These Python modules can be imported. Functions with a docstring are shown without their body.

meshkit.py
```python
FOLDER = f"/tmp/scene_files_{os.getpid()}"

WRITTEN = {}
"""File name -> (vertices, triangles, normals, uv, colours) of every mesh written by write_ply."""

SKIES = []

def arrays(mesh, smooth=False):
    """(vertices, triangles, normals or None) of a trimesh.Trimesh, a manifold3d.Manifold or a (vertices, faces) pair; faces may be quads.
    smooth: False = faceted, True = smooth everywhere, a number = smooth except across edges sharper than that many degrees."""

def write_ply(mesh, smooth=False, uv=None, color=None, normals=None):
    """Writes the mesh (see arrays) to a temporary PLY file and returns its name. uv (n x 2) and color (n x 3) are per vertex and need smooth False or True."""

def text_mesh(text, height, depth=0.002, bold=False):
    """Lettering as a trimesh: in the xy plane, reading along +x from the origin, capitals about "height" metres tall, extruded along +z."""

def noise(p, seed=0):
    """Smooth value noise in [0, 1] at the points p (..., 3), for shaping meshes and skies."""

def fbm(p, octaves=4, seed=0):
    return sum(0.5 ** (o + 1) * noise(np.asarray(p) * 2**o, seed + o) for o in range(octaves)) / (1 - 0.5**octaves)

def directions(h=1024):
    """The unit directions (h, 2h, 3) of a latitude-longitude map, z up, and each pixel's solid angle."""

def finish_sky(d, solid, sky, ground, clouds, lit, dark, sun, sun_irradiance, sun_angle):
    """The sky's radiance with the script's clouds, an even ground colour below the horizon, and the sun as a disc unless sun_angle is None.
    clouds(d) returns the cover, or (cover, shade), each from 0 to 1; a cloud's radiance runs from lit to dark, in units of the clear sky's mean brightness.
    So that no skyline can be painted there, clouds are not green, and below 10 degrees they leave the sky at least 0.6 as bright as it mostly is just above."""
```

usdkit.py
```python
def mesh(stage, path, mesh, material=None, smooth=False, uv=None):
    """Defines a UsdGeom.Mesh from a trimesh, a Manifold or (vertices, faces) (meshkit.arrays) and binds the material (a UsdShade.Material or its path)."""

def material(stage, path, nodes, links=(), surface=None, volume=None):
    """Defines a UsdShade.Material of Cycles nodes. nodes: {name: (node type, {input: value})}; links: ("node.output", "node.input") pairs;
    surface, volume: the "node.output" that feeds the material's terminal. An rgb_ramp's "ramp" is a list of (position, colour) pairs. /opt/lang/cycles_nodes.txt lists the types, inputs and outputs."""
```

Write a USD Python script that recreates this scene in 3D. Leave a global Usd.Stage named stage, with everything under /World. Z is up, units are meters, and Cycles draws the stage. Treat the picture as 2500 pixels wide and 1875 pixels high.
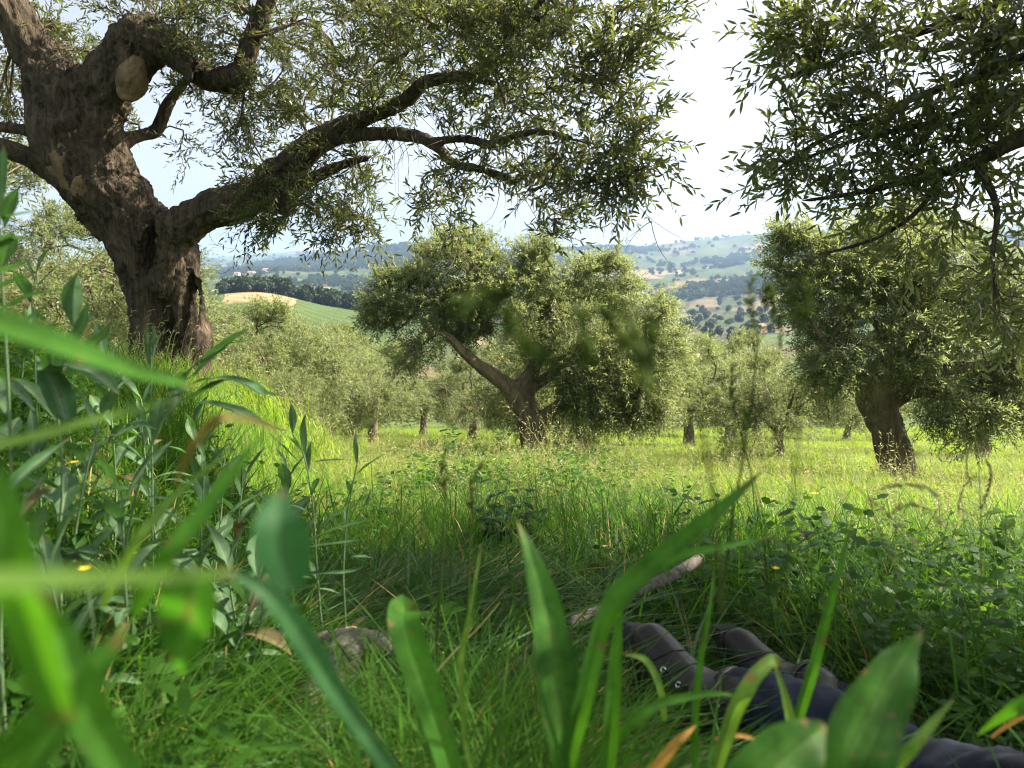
import math
import numpy as np
import trimesh
import manifold3d as m3
from scipy.spatial import cKDTree
from scipy.interpolate import PchipInterpolator
import usdkit, meshkit
from pxr import Gf, Sdf, Usd, UsdGeom, UsdLux, UsdShade, Vt

stage = Usd.Stage.CreateInMemory()
UsdGeom.SetStageUpAxis(stage, "Z")
UsdGeom.SetStageMetersPerUnit(stage, 1.0)
UsdGeom.Xform.Define(stage, "/World")
UsdGeom.Scope.Define(stage, "/World/Looks")
T = Sdf.ValueTypeNames

# ---------------------------------------------------------------- camera, sky, sun, exposure
F, CX, CY, HORIZON = 1925.0, 1250.0, 937.5, 690.0     # measured on the 2500 x 1875 photograph
PITCH = math.atan((CY - HORIZON) / F)
EXPOSURE = 2.05
SUN_AZ, SUN_EL = math.radians(78), math.radians(42)
SKY_STRENGTH, SUN_INTENSITY = 0.055, 1.25

cam = UsdGeom.Camera.Define(stage, "/World/camera")
cam.CreateHorizontalApertureAttr(36.0)
cam.CreateVerticalApertureAttr(27.0)
cam.CreateFocalLengthAttr(36.0 * F / 2500.0)
cam.CreateFStopAttr(5.0)
cam.CreateFocusDistanceAttr(4.0)
cam.CreateExposureAttr(EXPOSURE)
cam.CreateClippingRangeAttr(Gf.Vec2f(0.02, 40000.0))
cam.AddRotateXOp().Set(90.0 - math.degrees(PITCH))

SUN = np.array([math.sin(SUN_AZ) * math.cos(SUN_EL), math.cos(SUN_AZ) * math.cos(SUN_EL), math.sin(SUN_EL)])
sun = UsdLux.DistantLight.Define(stage, "/World/sun")
sun.CreateIntensityAttr(SUN_INTENSITY)
sun.CreateAngleAttr(0.53)
sun.CreateColorAttr(Gf.Vec3f(1.0, 0.90, 0.74))
sun.CreateNormalizeAttr(True)
zax = Gf.Vec3d(*SUN)
sun.AddOrientOp(UsdGeom.XformOp.PrecisionDouble).Set(Gf.Quatd(Gf.Rotation(Gf.Vec3d(0, 0, 1), zax).GetQuat()))
sky = UsdLux.DomeLight.Define(stage, "/World/sky")
sky.CreateIntensityAttr(1.0)
skymat = usdkit.material(stage, "/World/Looks/sky_look", {
    "s": ("sky_texture", {"sky_type": "single_scattering", "sun_disc": False, "sun_elevation": SUN_EL, "sun_rotation": SUN_AZ,
                          "altitude": 150.0, "air_density": 0.75, "aerosol_density": 5.0, "ozone_density": 1.0}),
    "v": ("hsv", {"hue": 0.5, "saturation": 0.36, "value": 1.3, "fac": 1.0}),          # a thin milky veil over the whole sky
    "b": ("background_shader", {"strength": SKY_STRENGTH})}, [("s.color", "v.color"), ("v.color", "b.color")], surface="b.background")
UsdShade.MaterialBindingAPI.Apply(sky.GetPrim()).Bind(skymat)

# ---------------------------------------------------------------- helpers
used = {}


def path_for(name, parent=None):
    base = (str(parent.GetPath()) if parent else "/World") + "/" + name
    n = used.get(base, 0)
    used[base] = n + 1
    return base if n == 0 else f"{base}_{n:03d}"


def data(prim, **kw):
    for k, v in kw.items():
        if v:
            prim.SetCustomDataByKey(k, v)


def thing(name, label, category, loc=(0, 0, 0), group=None, kind=None):
    x = UsdGeom.Xform.Define(stage, path_for(name))
    x.AddTranslateOp().Set(Gf.Vec3d(*map(float, loc)))
    data(x.GetPrim(), label=label, category=category, group=group, kind=kind)
    return x.GetPrim()


def put(name, v, f, mat, parent=None, smooth=False, normals=None, color=None, label=None, category=None, group=None, kind=None, origin=None):
    """One Mesh prim; world coordinates v are made relative to the parent's base (origin)."""
    v = np.asarray(v, float)
    f = np.asarray(f, int)
    if origin is not None:
        v = v - np.asarray(origin, float)
    m = UsdGeom.Mesh.Define(stage, path_for(name, parent))
    if smooth is True and normals is None:
        normals = meshkit.arrays((v, f), True)[2]
        f = f if f.shape[1] == 3 else np.vstack([f[:, [0, 1, 2]], f[:, [0, 2, 3]]])
    elif smooth and normals is None:
        v, f, normals = meshkit.arrays((v, f), smooth)
    m.CreatePointsAttr(Vt.Vec3fArray.FromNumpy(v.astype(np.float32)))
    m.CreateFaceVertexCountsAttr(Vt.IntArray.FromNumpy(np.full(len(f), f.shape[1], np.int32)))
    m.CreateFaceVertexIndicesAttr(Vt.IntArray.FromNumpy(f.astype(np.int32).ravel()))
    m.CreateSubdivisionSchemeAttr("none")
    if normals is not None:
        m.CreateNormalsAttr(Vt.Vec3fArray.FromNumpy(normals.astype(np.float32)))
        m.SetNormalsInterpolation("vertex")
    if color is not None:
        UsdGeom.PrimvarsAPI(m).CreatePrimvar("tone", T.Color3fArray, "vertex").Set(Vt.Vec3fArray.FromNumpy(np.asarray(color, np.float32)))
    UsdShade.MaterialBindingAPI.Apply(m.GetPrim()).Bind(mat)
    data(m.GetPrim(), label=label, category=category, group=group, kind=kind)
    return m.GetPrim()


def instancer(name, protos, idx, pos, yaw, scale, parent=None, tilt=None, **kw):
    """protos: list of [(v, f, mat), ...]; one PointInstancer."""
    pi = UsdGeom.PointInstancer.Define(stage, path_for(name, parent))
    rel = []
    for k, pieces in enumerate(protos):
        px = UsdGeom.Xform.Define(stage, f"{pi.GetPath()}/source_{k + 1:03d}")
        for j, (v, f, mat) in enumerate(pieces):
            put("piece", v, f, mat, px.GetPrim())
        rel.append(px.GetPath())
    pi.CreatePrototypesRel().SetTargets(rel)
    pi.CreateProtoIndicesAttr(Vt.IntArray.FromNumpy(np.asarray(idx, np.int32)))
    pi.CreatePositionsAttr(Vt.Vec3fArray.FromNumpy(np.asarray(pos, np.float32)))
    yaw = np.asarray(yaw, float)
    q = np.zeros((len(yaw), 4))                       # w x y z
    q[:, 0], q[:, 3] = np.cos(yaw / 2), np.sin(yaw / 2)
    if tilt is not None:                              # tilt: (axis angle, amount): lean after the yaw
        ax, am = tilt
        tq = np.stack([np.cos(am / 2), np.cos(ax) * np.sin(am / 2), np.sin(ax) * np.sin(am / 2), 0 * am], 1)
        w1, x1, y1, z1 = tq.T
        w2, x2, y2, z2 = q.T
        q = np.stack([w1 * w2 - x1 * x2 - y1 * y2 - z1 * z2, w1 * x2 + x1 * w2 + y1 * z2 - z1 * y2,
                      w1 * y2 - x1 * z2 + y1 * w2 + z1 * x2, w1 * z2 + x1 * y2 - y1 * x2 + z1 * w2], 1)
    pi.CreateOrientationsAttr(Vt.QuathArray([Gf.Quath(float(a), float(b), float(c), float(d)) for a, b, c, d in q]))
    s = np.asarray(scale, float)
    s = np.repeat(s[:, None], 3, 1) if s.ndim == 1 else s
    pi.CreateScalesAttr(Vt.Vec3fArray.FromNumpy(s.astype(np.float32)))
    data(pi.GetPrim(), **kw)
    return pi.GetPrim()


def tan_elev(py):
    yv = (CY - np.asarray(py, float)) / F
    return (-math.sin(PITCH) + math.cos(PITCH) * yv) / (math.cos(PITCH) + math.sin(PITCH) * yv)


def at(px, py, d):
    """The point that stands at forward distance d metres where the photograph shows pixel (px, py)."""
    x, yv = (px - CX) / F, (CY - py) / F
    r = np.array([x, math.cos(PITCH) + math.sin(PITCH) * yv, -math.sin(PITCH) + math.cos(PITCH) * yv])
    return r * (d / r[1])


def unit(a):
    a = np.asarray(a, float)
    return a / np.maximum(np.linalg.norm(a, axis=-1, keepdims=True), 1e-9)


def sstep(a, b, x):
    t = np.clip((np.asarray(x, float) - a) / (b - a), 0, 1)
    return t * t * (3 - 2 * t)


def merge(parts):
    vs, fs, n = [], [], 0
    for v, f in parts:
        vs.append(v)
        fs.append(np.asarray(f) + n)
        n += len(v)
    return np.vstack(vs), np.vstack(fs)


def curve(pts, n):
    """A smooth curve of n points through the given ones (any number of columns)."""
    p = np.asarray(pts, float)
    if len(p) == 2:
        return p[0] + (p[1] - p[0]) * np.linspace(0, 1, n)[:, None]
    s = np.r_[0, np.cumsum(np.linalg.norm(np.diff(p[:, :3], axis=0), axis=1) + 1e-6)]
    return PchipInterpolator(s, p)(np.linspace(0, s[-1], n))


def tube(p, r, sides=6, cap=True):
    p = np.asarray(p, float)
    r = np.broadcast_to(np.asarray(r, float), (len(p),))
    t = unit(np.gradient(p, axis=0))
    ref = np.array([0, 0, 1.0]) if abs(t[:, 2]).mean() < 0.8 else np.array([1.0, 0, 0])
    a = unit(np.cross(t, ref))
    b = np.cross(t, a)
    ang = np.arange(sides) * 2 * np.pi / sides
    v = (p[:, None] + r[:, None, None] * (np.cos(ang)[None, :, None] * a[:, None] + np.sin(ang)[None, :, None] * b[:, None])).reshape(-1, 3)
    i, j = np.meshgrid(np.arange(len(p) - 1), np.arange(sides), indexing="ij")
    q = np.stack([i * sides + j, i * sides + (j + 1) % sides, (i + 1) * sides + (j + 1) % sides, (i + 1) * sides + j], -1).reshape(-1, 4)
    f = np.vstack([q[:, [0, 1, 2]], q[:, [0, 2, 3]]])
    if cap:
        e = (len(p) - 1) * sides
        f = np.vstack([f] + [[[0, k + 1, k]] for k in range(1, sides - 1)] + [[[e, e + k, e + k + 1]] for k in range(1, sides - 1)])
    return v, f


# ---------------------------------------------------------------- materials
def leaf_look(name, top, under, through, share=0.4, rough=0.45, spread=0.35, patch=None, spec=0.4):
    """Leaves: upper and lower side of their own colour, light passing through, each leaf a little different."""
    n = {"g": ("geometry", {}), "face": ("mix_color", {"a": top, "b": under}),
         "r": ("map_range", {"from_min": 0.0, "from_max": 1.0, "to_min": 1 - spread, "to_max": 1 + spread}),
         "hr": ("map_range", {"from_min": 0.0, "from_max": 1.0, "to_min": 0.485, "to_max": 0.515}),
         "wn": ("white_noise_texture", {"dimensions": "1D"}), "ob": ("object_info", {}), "or": ("map_range", {"from_min": 0.0, "from_max": 1.0, "to_min": 0.82, "to_max": 1.18}), "vm": ("math", {"math_type": "multiply"}),
         "h": ("hsv", {"saturation": 1.0, "fac": 1.0}), "h2": ("hsv", {"saturation": 1.0, "fac": 1.0, "color": through}),
         "p": ("principled_bsdf", {"roughness": rough, "specular_ior_level": spec}), "t": ("translucent_bsdf", {}),
         "m": ("mix_closure", {"fac": share})}
    l = [("g.backfacing", "face.fac"), ("g.random_per_island", "r.value"), ("g.random_per_island", "wn.w"), ("wn.value", "hr.value"),
         ("face.result", "h.color"), ("ob.random", "or.value"), ("or.result", "vm.value1"), ("r.result", "vm.value2"), ("vm.value", "h.value"), ("hr.result", "h.hue"), ("vm.value", "h2.value"), ("hr.result", "h2.hue"),
         ("h2.color", "t.color"), ("p.BSDF", "m.closure1"), ("t.BSDF", "m.closure2")]
    if patch:                                          # broad patches of another tone over the ground it grows on
        col, scale, lo, hi = patch
        n |= {"pn": ("noise_texture", {"scale": scale, "detail": 3.0}), "pr": ("map_range", {"from_min": lo, "from_max": hi, "to_min": 0.0, "to_max": 1.0, "clamp": True}),
              "pm": ("mix_color", {"b": col})}
        l += [("g.position", "pn.vector"), ("pn.fac", "pr.value"), ("pr.result", "pm.fac"), ("h.color", "pm.a"), ("pm.result", "p.base_color")]
    else:
        l += [("h.color", "p.base_color")]
    return usdkit.material(stage, f"/World/Looks/{name}", n, l, surface="m.closure")


def bark_look(name, dark, light, scale=14.0, strength=0.6, dist=0.02, stretch=0.35):
    return usdkit.material(stage, f"/World/Looks/{name}", {
        "tc": ("texture_coordinate", {}), "mp": ("mapping", {"mapping_type": "point", "scale": (1.0, 1.0, stretch)}),
        "n1": ("noise_texture", {"scale": scale, "detail": 6.0, "roughness": 0.65, "distortion": 0.6}),
        "n2": ("noise_texture", {"scale": scale * 0.22, "detail": 3.0}),
        "v": ("voronoi_texture", {"scale": scale * 1.5, "feature": "distance_to_edge"}),
        "r": ("rgb_ramp", {"ramp": [(0.28, dark), (0.72, light)]}),
        "mx": ("mix_color", {"blend_type": "multiply", "fac": 0.55}), "r2": ("rgb_ramp", {"ramp": [(0.3, (0.55, 0.55, 0.5)), (0.5, (0.95, 1.0, 0.85)), (0.7, (1.25, 1.2, 1.1))]}),
        "vr": ("map_range", {"from_min": 0.0, "from_max": 0.22, "to_min": 0.0, "to_max": 1.0, "clamp": True}),
        "hm": ("math", {"math_type": "multiply_add", "value2": 0.35}), "ds": ("mix_vector", {"fac": 0.06}),
        "b": ("bump", {"strength": strength, "distance": dist}),
        "p": ("principled_bsdf", {"roughness": 0.9, "specular_ior_level": 0.2})},
        [("tc.object", "mp.vector"), ("mp.vector", "n1.vector"), ("mp.vector", "n2.vector"), ("mp.vector", "ds.a"), ("n1.color", "ds.b"), ("ds.result", "v.vector"), ("n1.fac", "r.fac"),
         ("n2.fac", "r2.fac"), ("r.color", "mx.a"), ("r2.color", "mx.b"), ("mx.result", "p.base_color"), ("v.distance", "vr.value"),
         ("vr.result", "hm.value1"), ("n1.fac", "hm.value3"), ("hm.value", "b.height"), ("b.normal", "p.normal")], surface="p.BSDF")


def plain_look(name, col, rough=0.7, spec=0.3, noise=None, bump=None):
    n = {"tc": ("texture_coordinate", {}), "p": ("principled_bsdf", {"roughness": rough, "specular_ior_level": spec, "base_color": col})}
    l = []
    if noise:
        sc, c2 = noise
        n |= {"n": ("noise_texture", {"scale": sc, "detail": 5.0, "roughness": 0.6}), "r": ("rgb_ramp", {"ramp": [(0.3, col), (0.7, c2)]})}
        l += [("tc.object", "n.vector"), ("n.fac", "r.fac"), ("r.color", "p.base_color")]
        if bump:
            n |= {"b": ("bump", {"strength": bump[0], "distance": bump[1]})}
            l += [("n.fac", "b.height"), ("b.normal", "p.normal")]
    return usdkit.material(stage, f"/World/Looks/{name}", n, l, surface="p.BSDF")


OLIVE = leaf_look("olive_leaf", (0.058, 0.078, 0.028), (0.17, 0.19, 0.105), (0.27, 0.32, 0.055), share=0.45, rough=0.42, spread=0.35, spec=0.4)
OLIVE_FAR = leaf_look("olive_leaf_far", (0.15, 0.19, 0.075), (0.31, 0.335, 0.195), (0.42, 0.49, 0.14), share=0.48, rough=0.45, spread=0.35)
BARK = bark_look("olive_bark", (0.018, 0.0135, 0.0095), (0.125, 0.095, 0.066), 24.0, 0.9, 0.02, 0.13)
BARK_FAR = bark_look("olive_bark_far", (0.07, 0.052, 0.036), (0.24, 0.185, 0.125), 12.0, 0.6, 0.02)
TWIG = plain_look("olive_twig", (0.10, 0.075, 0.05), 0.85, 0.2)
BURL = plain_look("burl_wood", (0.08, 0.056, 0.03), 0.85, 0.2, (7.0, (0.19, 0.135, 0.07)), (0.9, 0.03))

# ---------------------------------------------------------------- the lie of the land
DS = np.array([40, 60, 100, 160, 250, 350, 470, 620, 800, 1000, 1300, 1700, 2200, 2900, 3600, 4500, 6000, 8000, 10500.])
ROWS = {
    -900: [1055, 1046, 1010, 930, 850, 775, 722, 728, 735, 725, 712, 700, 688, 672, 660, 650, 640, 636, 650],
    450: [1055, 1046, 1010, 930, 850, 775, 725, 730, 738, 728, 715, 702, 690, 674, 665, 655, 641, 634, 650],
    620: [1055, 1046, 1010, 930, 850, 772, 713, 722, 732, 720, 702, 686, 672, 660, 650, 646, 632, 622, 645],
    800: [1055, 1046, 1010, 935, 870, 802, 747, 745, 742, 724, 706, 690, 672, 650, 629, 640, 625, 610, 630],
    1000: [1055, 1046, 1015, 945, 890, 828, 782, 762, 746, 730, 710, 690, 662, 625, 600, 640, 640, 640, 650],
    1200: [1055, 1046, 1020, 960, 910, 862, 822, 796, 772, 750, 726, 702, 672, 636, 611, 640, 640, 640, 650],
    1400: [1055, 1046, 1025, 970, 925, 887, 852, 826, 797, 772, 744, 714, 682, 647, 622, 607, 640, 640, 650],
    1600: [1055, 1046, 1030, 985, 935, 897, 862, 836, 806, 780, 752, 722, 690, 655, 626, 600, 620, 640, 650],
    1750: [1055, 1046, 1030, 985, 930, 892, 852, 828, 800, 775, 748, 716, 682, 645, 615, 581, 610, 640, 650],
    1900: [1055, 1046, 1030, 985, 930, 887, 847, 822, 796, 768, 738, 706, 672, 636, 602, 566, 600, 640, 650],
    2100: [1055, 1046, 1030, 985, 930, 885, 845, 820, 792, 764, 734, 702, 668, 632, 598, 560, 600, 640, 650],
    2500: [1055, 1046, 1030, 985, 930, 885, 845, 818, 790, 760, 730, 698, 664, 628, 592, 550, 600, 640, 650],
    3400: [1055, 1046, 1030, 985, 930, 885, 845, 818, 790, 760, 730, 698, 664, 630, 600, 565, 600, 640, 650]}
_px = np.array(sorted(ROWS), float)
_ld = np.linspace(math.log(40), math.log(10500), 220)
_tab = np.stack([PchipInterpolator(np.log(DS), ROWS[k])(_ld) for k in sorted(ROWS)])
_pxf = np.linspace(-900, 3400, 300)
_tab = np.stack([PchipInterpolator(_px, _tab[:, j])(_pxf) for j in range(len(_ld))], 1)


def ground(x, y):
    """Height of the ground. The eye is at z = 0; the grove falls away in front of it, the valley and the hills follow."""
    x, y = np.asarray(x, float), np.asarray(y, float)
    r = np.hypot(x, y)
    c = np.where(r > 1e-6, y / np.maximum(r, 1e-6), 1.0)
    d = np.maximum(r * np.maximum(c, 0.72), 1e-3)
    # near: the grassy slope
    yy = np.maximum(y, -14.0)
    near = -(0.62 + 0.175 * yy) - 0.03 * np.clip(x, 0, 12) - 0.13 * np.exp(-((x - 0.6) / 0.5) ** 2 - ((y - 1.2) / 0.75) ** 2)
    near = near + 0.85 * sstep(0.0, 1.0, (-0.38 - 0.16 * np.clip(y, 0, 7) - x) / 1.15) * (1 - sstep(6.0, 10.5, y)) * sstep(-3, 0.8, y)
    near = near + 0.10 * (meshkit.fbm(np.stack([x * 0.45, y * 0.45, 0 * x], -1), 3, 11) - 0.5) * sstep(1.5, 5, r)
    near = np.where(y < -14, near, near)
    # far: from the elevation at which each stretch of country is seen
    px = np.clip(CX + F * np.where(np.abs(c) > 0.3, x / np.maximum(np.abs(y), 1e-6), np.sign(x) * 3), -900, 3400)
    ld = np.log(np.clip(d, 40.0, 10500.0))
    iu, iv = (px + 900) / 4300 * 299, (ld - _ld[0]) / (_ld[-1] - _ld[0]) * 219
    i0, j0 = np.clip(iu.astype(int), 0, 298), np.clip(iv.astype(int), 0, 218)
    a, b = iu - i0, iv - j0
    row = (_tab[i0, j0] * (1 - a) + _tab[i0 + 1, j0] * a) * (1 - b) + (_tab[i0, j0 + 1] * (1 - a) + _tab[i0 + 1, j0 + 1] * a) * b
    far = d * tan_elev(row)
    q = np.stack([x, y, 0 * x], -1)
    far = far - sstep(900, 1800, d) * 34 * np.maximum(0, 0.30 - np.abs(meshkit.fbm(q / 430.0, 3, 9) - 0.5) * 3) + sstep(700, 1500, d) * 44 * (meshkit.fbm(q / 620.0, 3, 3) - 0.5) + sstep(350, 900, d) * 13 * (meshkit.fbm(q / 170.0, 3, 5) - 0.5)
    k = sstep(32, 60, r)
    return near * (1 - k) + far * k


def g1(x, y):
    return float(ground(np.array([x]), np.array([y]))[0])


# field pattern: parcels of different crops, each with its own even colour
rng = np.random.default_rng(5)
_ring = np.exp(rng.uniform(math.log(150), math.log(9500), 1500))
_ang = rng.uniform(-0.75, 0.75, 1500)
_cent = np.stack([_ring * np.sin(_ang) * 1.0, _ring * np.cos(_ang)], 1)
CROPS = 0.36 * np.array([(0.12, 0.165, 0.06), (0.085, 0.145, 0.055), (0.15, 0.18, 0.075), (0.34, 0.27, 0.15), (0.13, 0.155, 0.065), (0.24, 0.21, 0.11), (0.10, 0.155, 0.06), (0.17, 0.18, 0.08), (0.27, 0.22, 0.12)])
_crop = rng.choice(len(CROPS), 1500, p=[.17, .16, .14, .09, .14, .06, .12, .07, .05])
_tree_of_fields = cKDTree(np.stack([np.log(_ring) * 9, _ang * 26], 1))


def parcels(x, y):
    w = np.stack([x, y, 0 * x], -1)
    r = np.hypot(x, y)
    wob = (meshkit.fbm(w / np.maximum(r, 60)[..., None] * 9.0, 3, 21) - 0.5)
    return _tree_of_fields.query(np.stack([np.log(np.maximum(r, 1)) * 9 + wob * 1.1, np.arctan2(x, y) * 26 + wob * 0.6], -1), k=2)


def wooded(x, y):
    """1 where trees stand on the far slopes."""
    px, d = CX + F * x / np.maximum(y, 1e-3), np.maximum(y, 1e-3)
    q = np.stack([x, y, 0 * x], -1)
    n1, n2 = meshkit.fbm(q / 260.0, 4, 31), meshkit.fbm(q / 900.0, 3, 37)
    w = (n1 * 0.6 + n2 * 0.4 + 0.01 * (d > 1500)) > 0.615
    w &= d > 240
    w &= ~((px > 520) & (px < 950) & (d > 300) & (d < 478))                      # the stubble field and the grass beside it
    w &= ~((px > 480) & (px < 1010) & (d > 900) & (d < 2250) & (n1 < 0.66))      # the long green slope
    w |= (px > 545) & (px < 1150) & (d > 482 + 60 * (n1 - 0.5)) & (d < 560 + 70 * (n1 - 0.5))   # the line of trees behind the stubble
    w |= (px > 640) & (px < 1100) & (d > 640) & (d < 880) & (n1 > 0.60)
    w |= (px > 540) & (px < 1060) & (d > 2350 + 500 * (n1 - 0.5)) & (d < 3600) & (n1 > 0.45)            # the wooded hill
    w |= (px > 1640) & (px < 2000) & (d > 650) & (d < 800) & (n1 > 0.42)
    w &= ~((px > 1640) & (px < 2000) & (d > 400) & (d < 640))
    w |= (px > 1100) & (d > 3100) & (d < 3900) & (n1 > 0.58)
    return w


def far_tone(x, y):
    d2, i2 = parcels(x, y)
    col = CROPS[_crop[i2[..., 0]]].copy()
    px = CX + F * x / np.maximum(y, 1e-3)
    r = np.hypot(x, y)
    q = np.stack([x, y, 0 * x], -1)
    n = meshkit.fbm(q / 60.0, 4, 41)
    sn = meshkit.fbm(q / 45.0, 3, 61) - 0.5
    stubble = (px > 550 + 30 * sn) & (px < 728 + 60 * sn) & (y > 395 + 0.12 * (px - 545) + 30 * sn) & (y < 476 - (px - 535) * 0.03)
    col[stubble] = (0.21, 0.155, 0.085)
    grassy = (px > 480) & (px < 960) & (y > 250) & (y < 478) & ~stubble
    col[grassy] = (0.045, 0.068, 0.021)
    slope = (px > 480) & (px < 1010) & (y > 900) & (y < 2250)
    col[slope] = col[slope] * 0.3 + np.array([0.042, 0.07, 0.026]) * 0.7
    plough = (px > 1500) & (px < 2000) & (y > 380) & (y < 470)
    col[plough] = (0.075, 0.066, 0.032)
    field = (px > 1500) & (px < 2000) & (y >= 470) & (y < 640)
    col[field] = (0.055, 0.08, 0.026)
    edge = (d2[..., 1] - d2[..., 0]) < 0.10
    col[edge & (r > 500)] *= 0.6
    tan_hill = (px > 1450) & (y > 1150) & (y < 3000) & (meshkit.fbm(q / 330.0 + 9, 3, 51) > 0.60)
    col[tan_hill] = (0.16, 0.12, 0.07)
    col[wooded(x, y)] = (0.035, 0.055, 0.022)
    col *= (0.75 + 0.5 * n)[..., None]
    near = sstep(60, 220, r)[..., None]
    return col * near + np.array([0.065, 0.095, 0.03]) * (1 - near)


az = np.unique(np.r_[np.linspace(-math.pi, -0.72, 60), np.linspace(-0.72, 0.72, 660), np.linspace(0.72, math.pi, 60)])
az[-1] = math.pi


def polar_sheet(radii, center=False):
    A, R = np.meshgrid(az[:-1], radii)
    x, y = R * np.sin(A), R * np.cos(A)
    z = ground(x, y)
    n = len(az) - 1
    i, j = np.meshgrid(np.arange(len(radii) - 1), np.arange(n), indexing="ij")
    q = np.stack([i * n + j, i * n + (j + 1) % n, (i + 1) * n + (j + 1) % n, (i + 1) * n + j], -1).reshape(-1, 4)
    v = np.stack([x, y, z], -1).reshape(-1, 3)
    f = np.vstack([q[:, [0, 2, 1]], q[:, [0, 3, 2]]])
    if center:
        v = np.vstack([v, [[0, 0, g1(0, 0)]]])
        f = np.vstack([f, np.stack([np.full(n, len(v) - 1), (np.arange(n) + 1) % n, np.arange(n)], 1)])
    return v, f, x, y


GROUND = usdkit.material(stage, "/World/Looks/grove_soil", {
    "g": ("geometry", {}), "n": ("noise_texture", {"scale": 6.0, "detail": 6.0, "roughness": 0.7}), "n2": ("noise_texture", {"scale": 0.5, "detail": 3.0}),
    "r": ("rgb_ramp", {"ramp": [(0.3, (0.025, 0.032, 0.012)), (0.55, (0.05, 0.075, 0.02)), (0.75, (0.10, 0.11, 0.04))]}),
    "r2": ("rgb_ramp", {"ramp": [(0.35, (0.8, 0.8, 0.7)), (0.65, (1.3, 1.3, 1.0))]}), "mx": ("mix_color", {"blend_type": "multiply", "fac": 1.0}),
    "b": ("bump", {"strength": 0.8, "distance": 0.05}), "p": ("principled_bsdf", {"roughness": 0.95, "specular_ior_level": 0.1})},
    [("g.position", "n.vector"), ("g.position", "n2.vector"), ("n.fac", "r.fac"), ("n2.fac", "r2.fac"), ("r.color", "mx.a"), ("r2.color", "mx.b"), ("mx.result", "p.base_color"),
     ("n.fac", "b.height"), ("b.normal", "p.normal")], surface="p.BSDF")
LAND = usdkit.material(stage, "/World/Looks/far_land", {
    "a": ("attribute", {"attribute": "tone"}), "g": ("geometry", {}), "n": ("noise_texture", {"scale": 0.035, "detail": 6.0, "roughness": 0.7}),
    "r": ("rgb_ramp", {"ramp": [(0.3, (0.8, 0.8, 0.8)), (0.7, (1.2, 1.2, 1.15))]}), "mx": ("mix_color", {"blend_type": "multiply", "fac": 1.0}),
    "wv": ("wave_texture", {"wave_type": "bands", "bands_direction": "diagonal", "scale": 0.045, "distortion": 7.0, "detail": 2.0, "detail_scale": 0.02}), "wr": ("map_range", {"from_min": 0.0, "from_max": 1.0, "to_min": 0.86, "to_max": 1.12}), "m2": ("mix_color", {"blend_type": "multiply", "fac": 1.0}), "cw": ("combine_xyz", {}),
    "p": ("principled_bsdf", {"roughness": 0.95, "specular_ior_level": 0.1})},
    [("g.position", "n.vector"), ("g.position", "wv.vector"), ("wv.fac", "wr.value"), ("wr.result", "cw.x"), ("wr.result", "cw.y"), ("wr.result", "cw.z"), ("n.fac", "r.fac"), ("a.color", "mx.a"), ("r.color", "mx.b"), ("mx.result", "m2.a"), ("cw.vector", "m2.b"), ("m2.result", "p.base_color")], surface="p.BSDF")

v, f, x, y = polar_sheet(np.exp(np.linspace(math.log(0.25), math.log(60), 90)), True)
put("ground", v, f, GROUND, smooth=True, kind="structure", label="sloping grassy soil of the olive grove", category="ground")
v, f, x, y = polar_sheet(np.exp(np.linspace(math.log(60), math.log(10500), 190)))
put("hills", v, f, LAND, smooth=True, color=far_tone(x, y).reshape(-1, 3), kind="structure", label="patchwork of fields on the valley and hills beyond the grove", category="hills")

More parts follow.
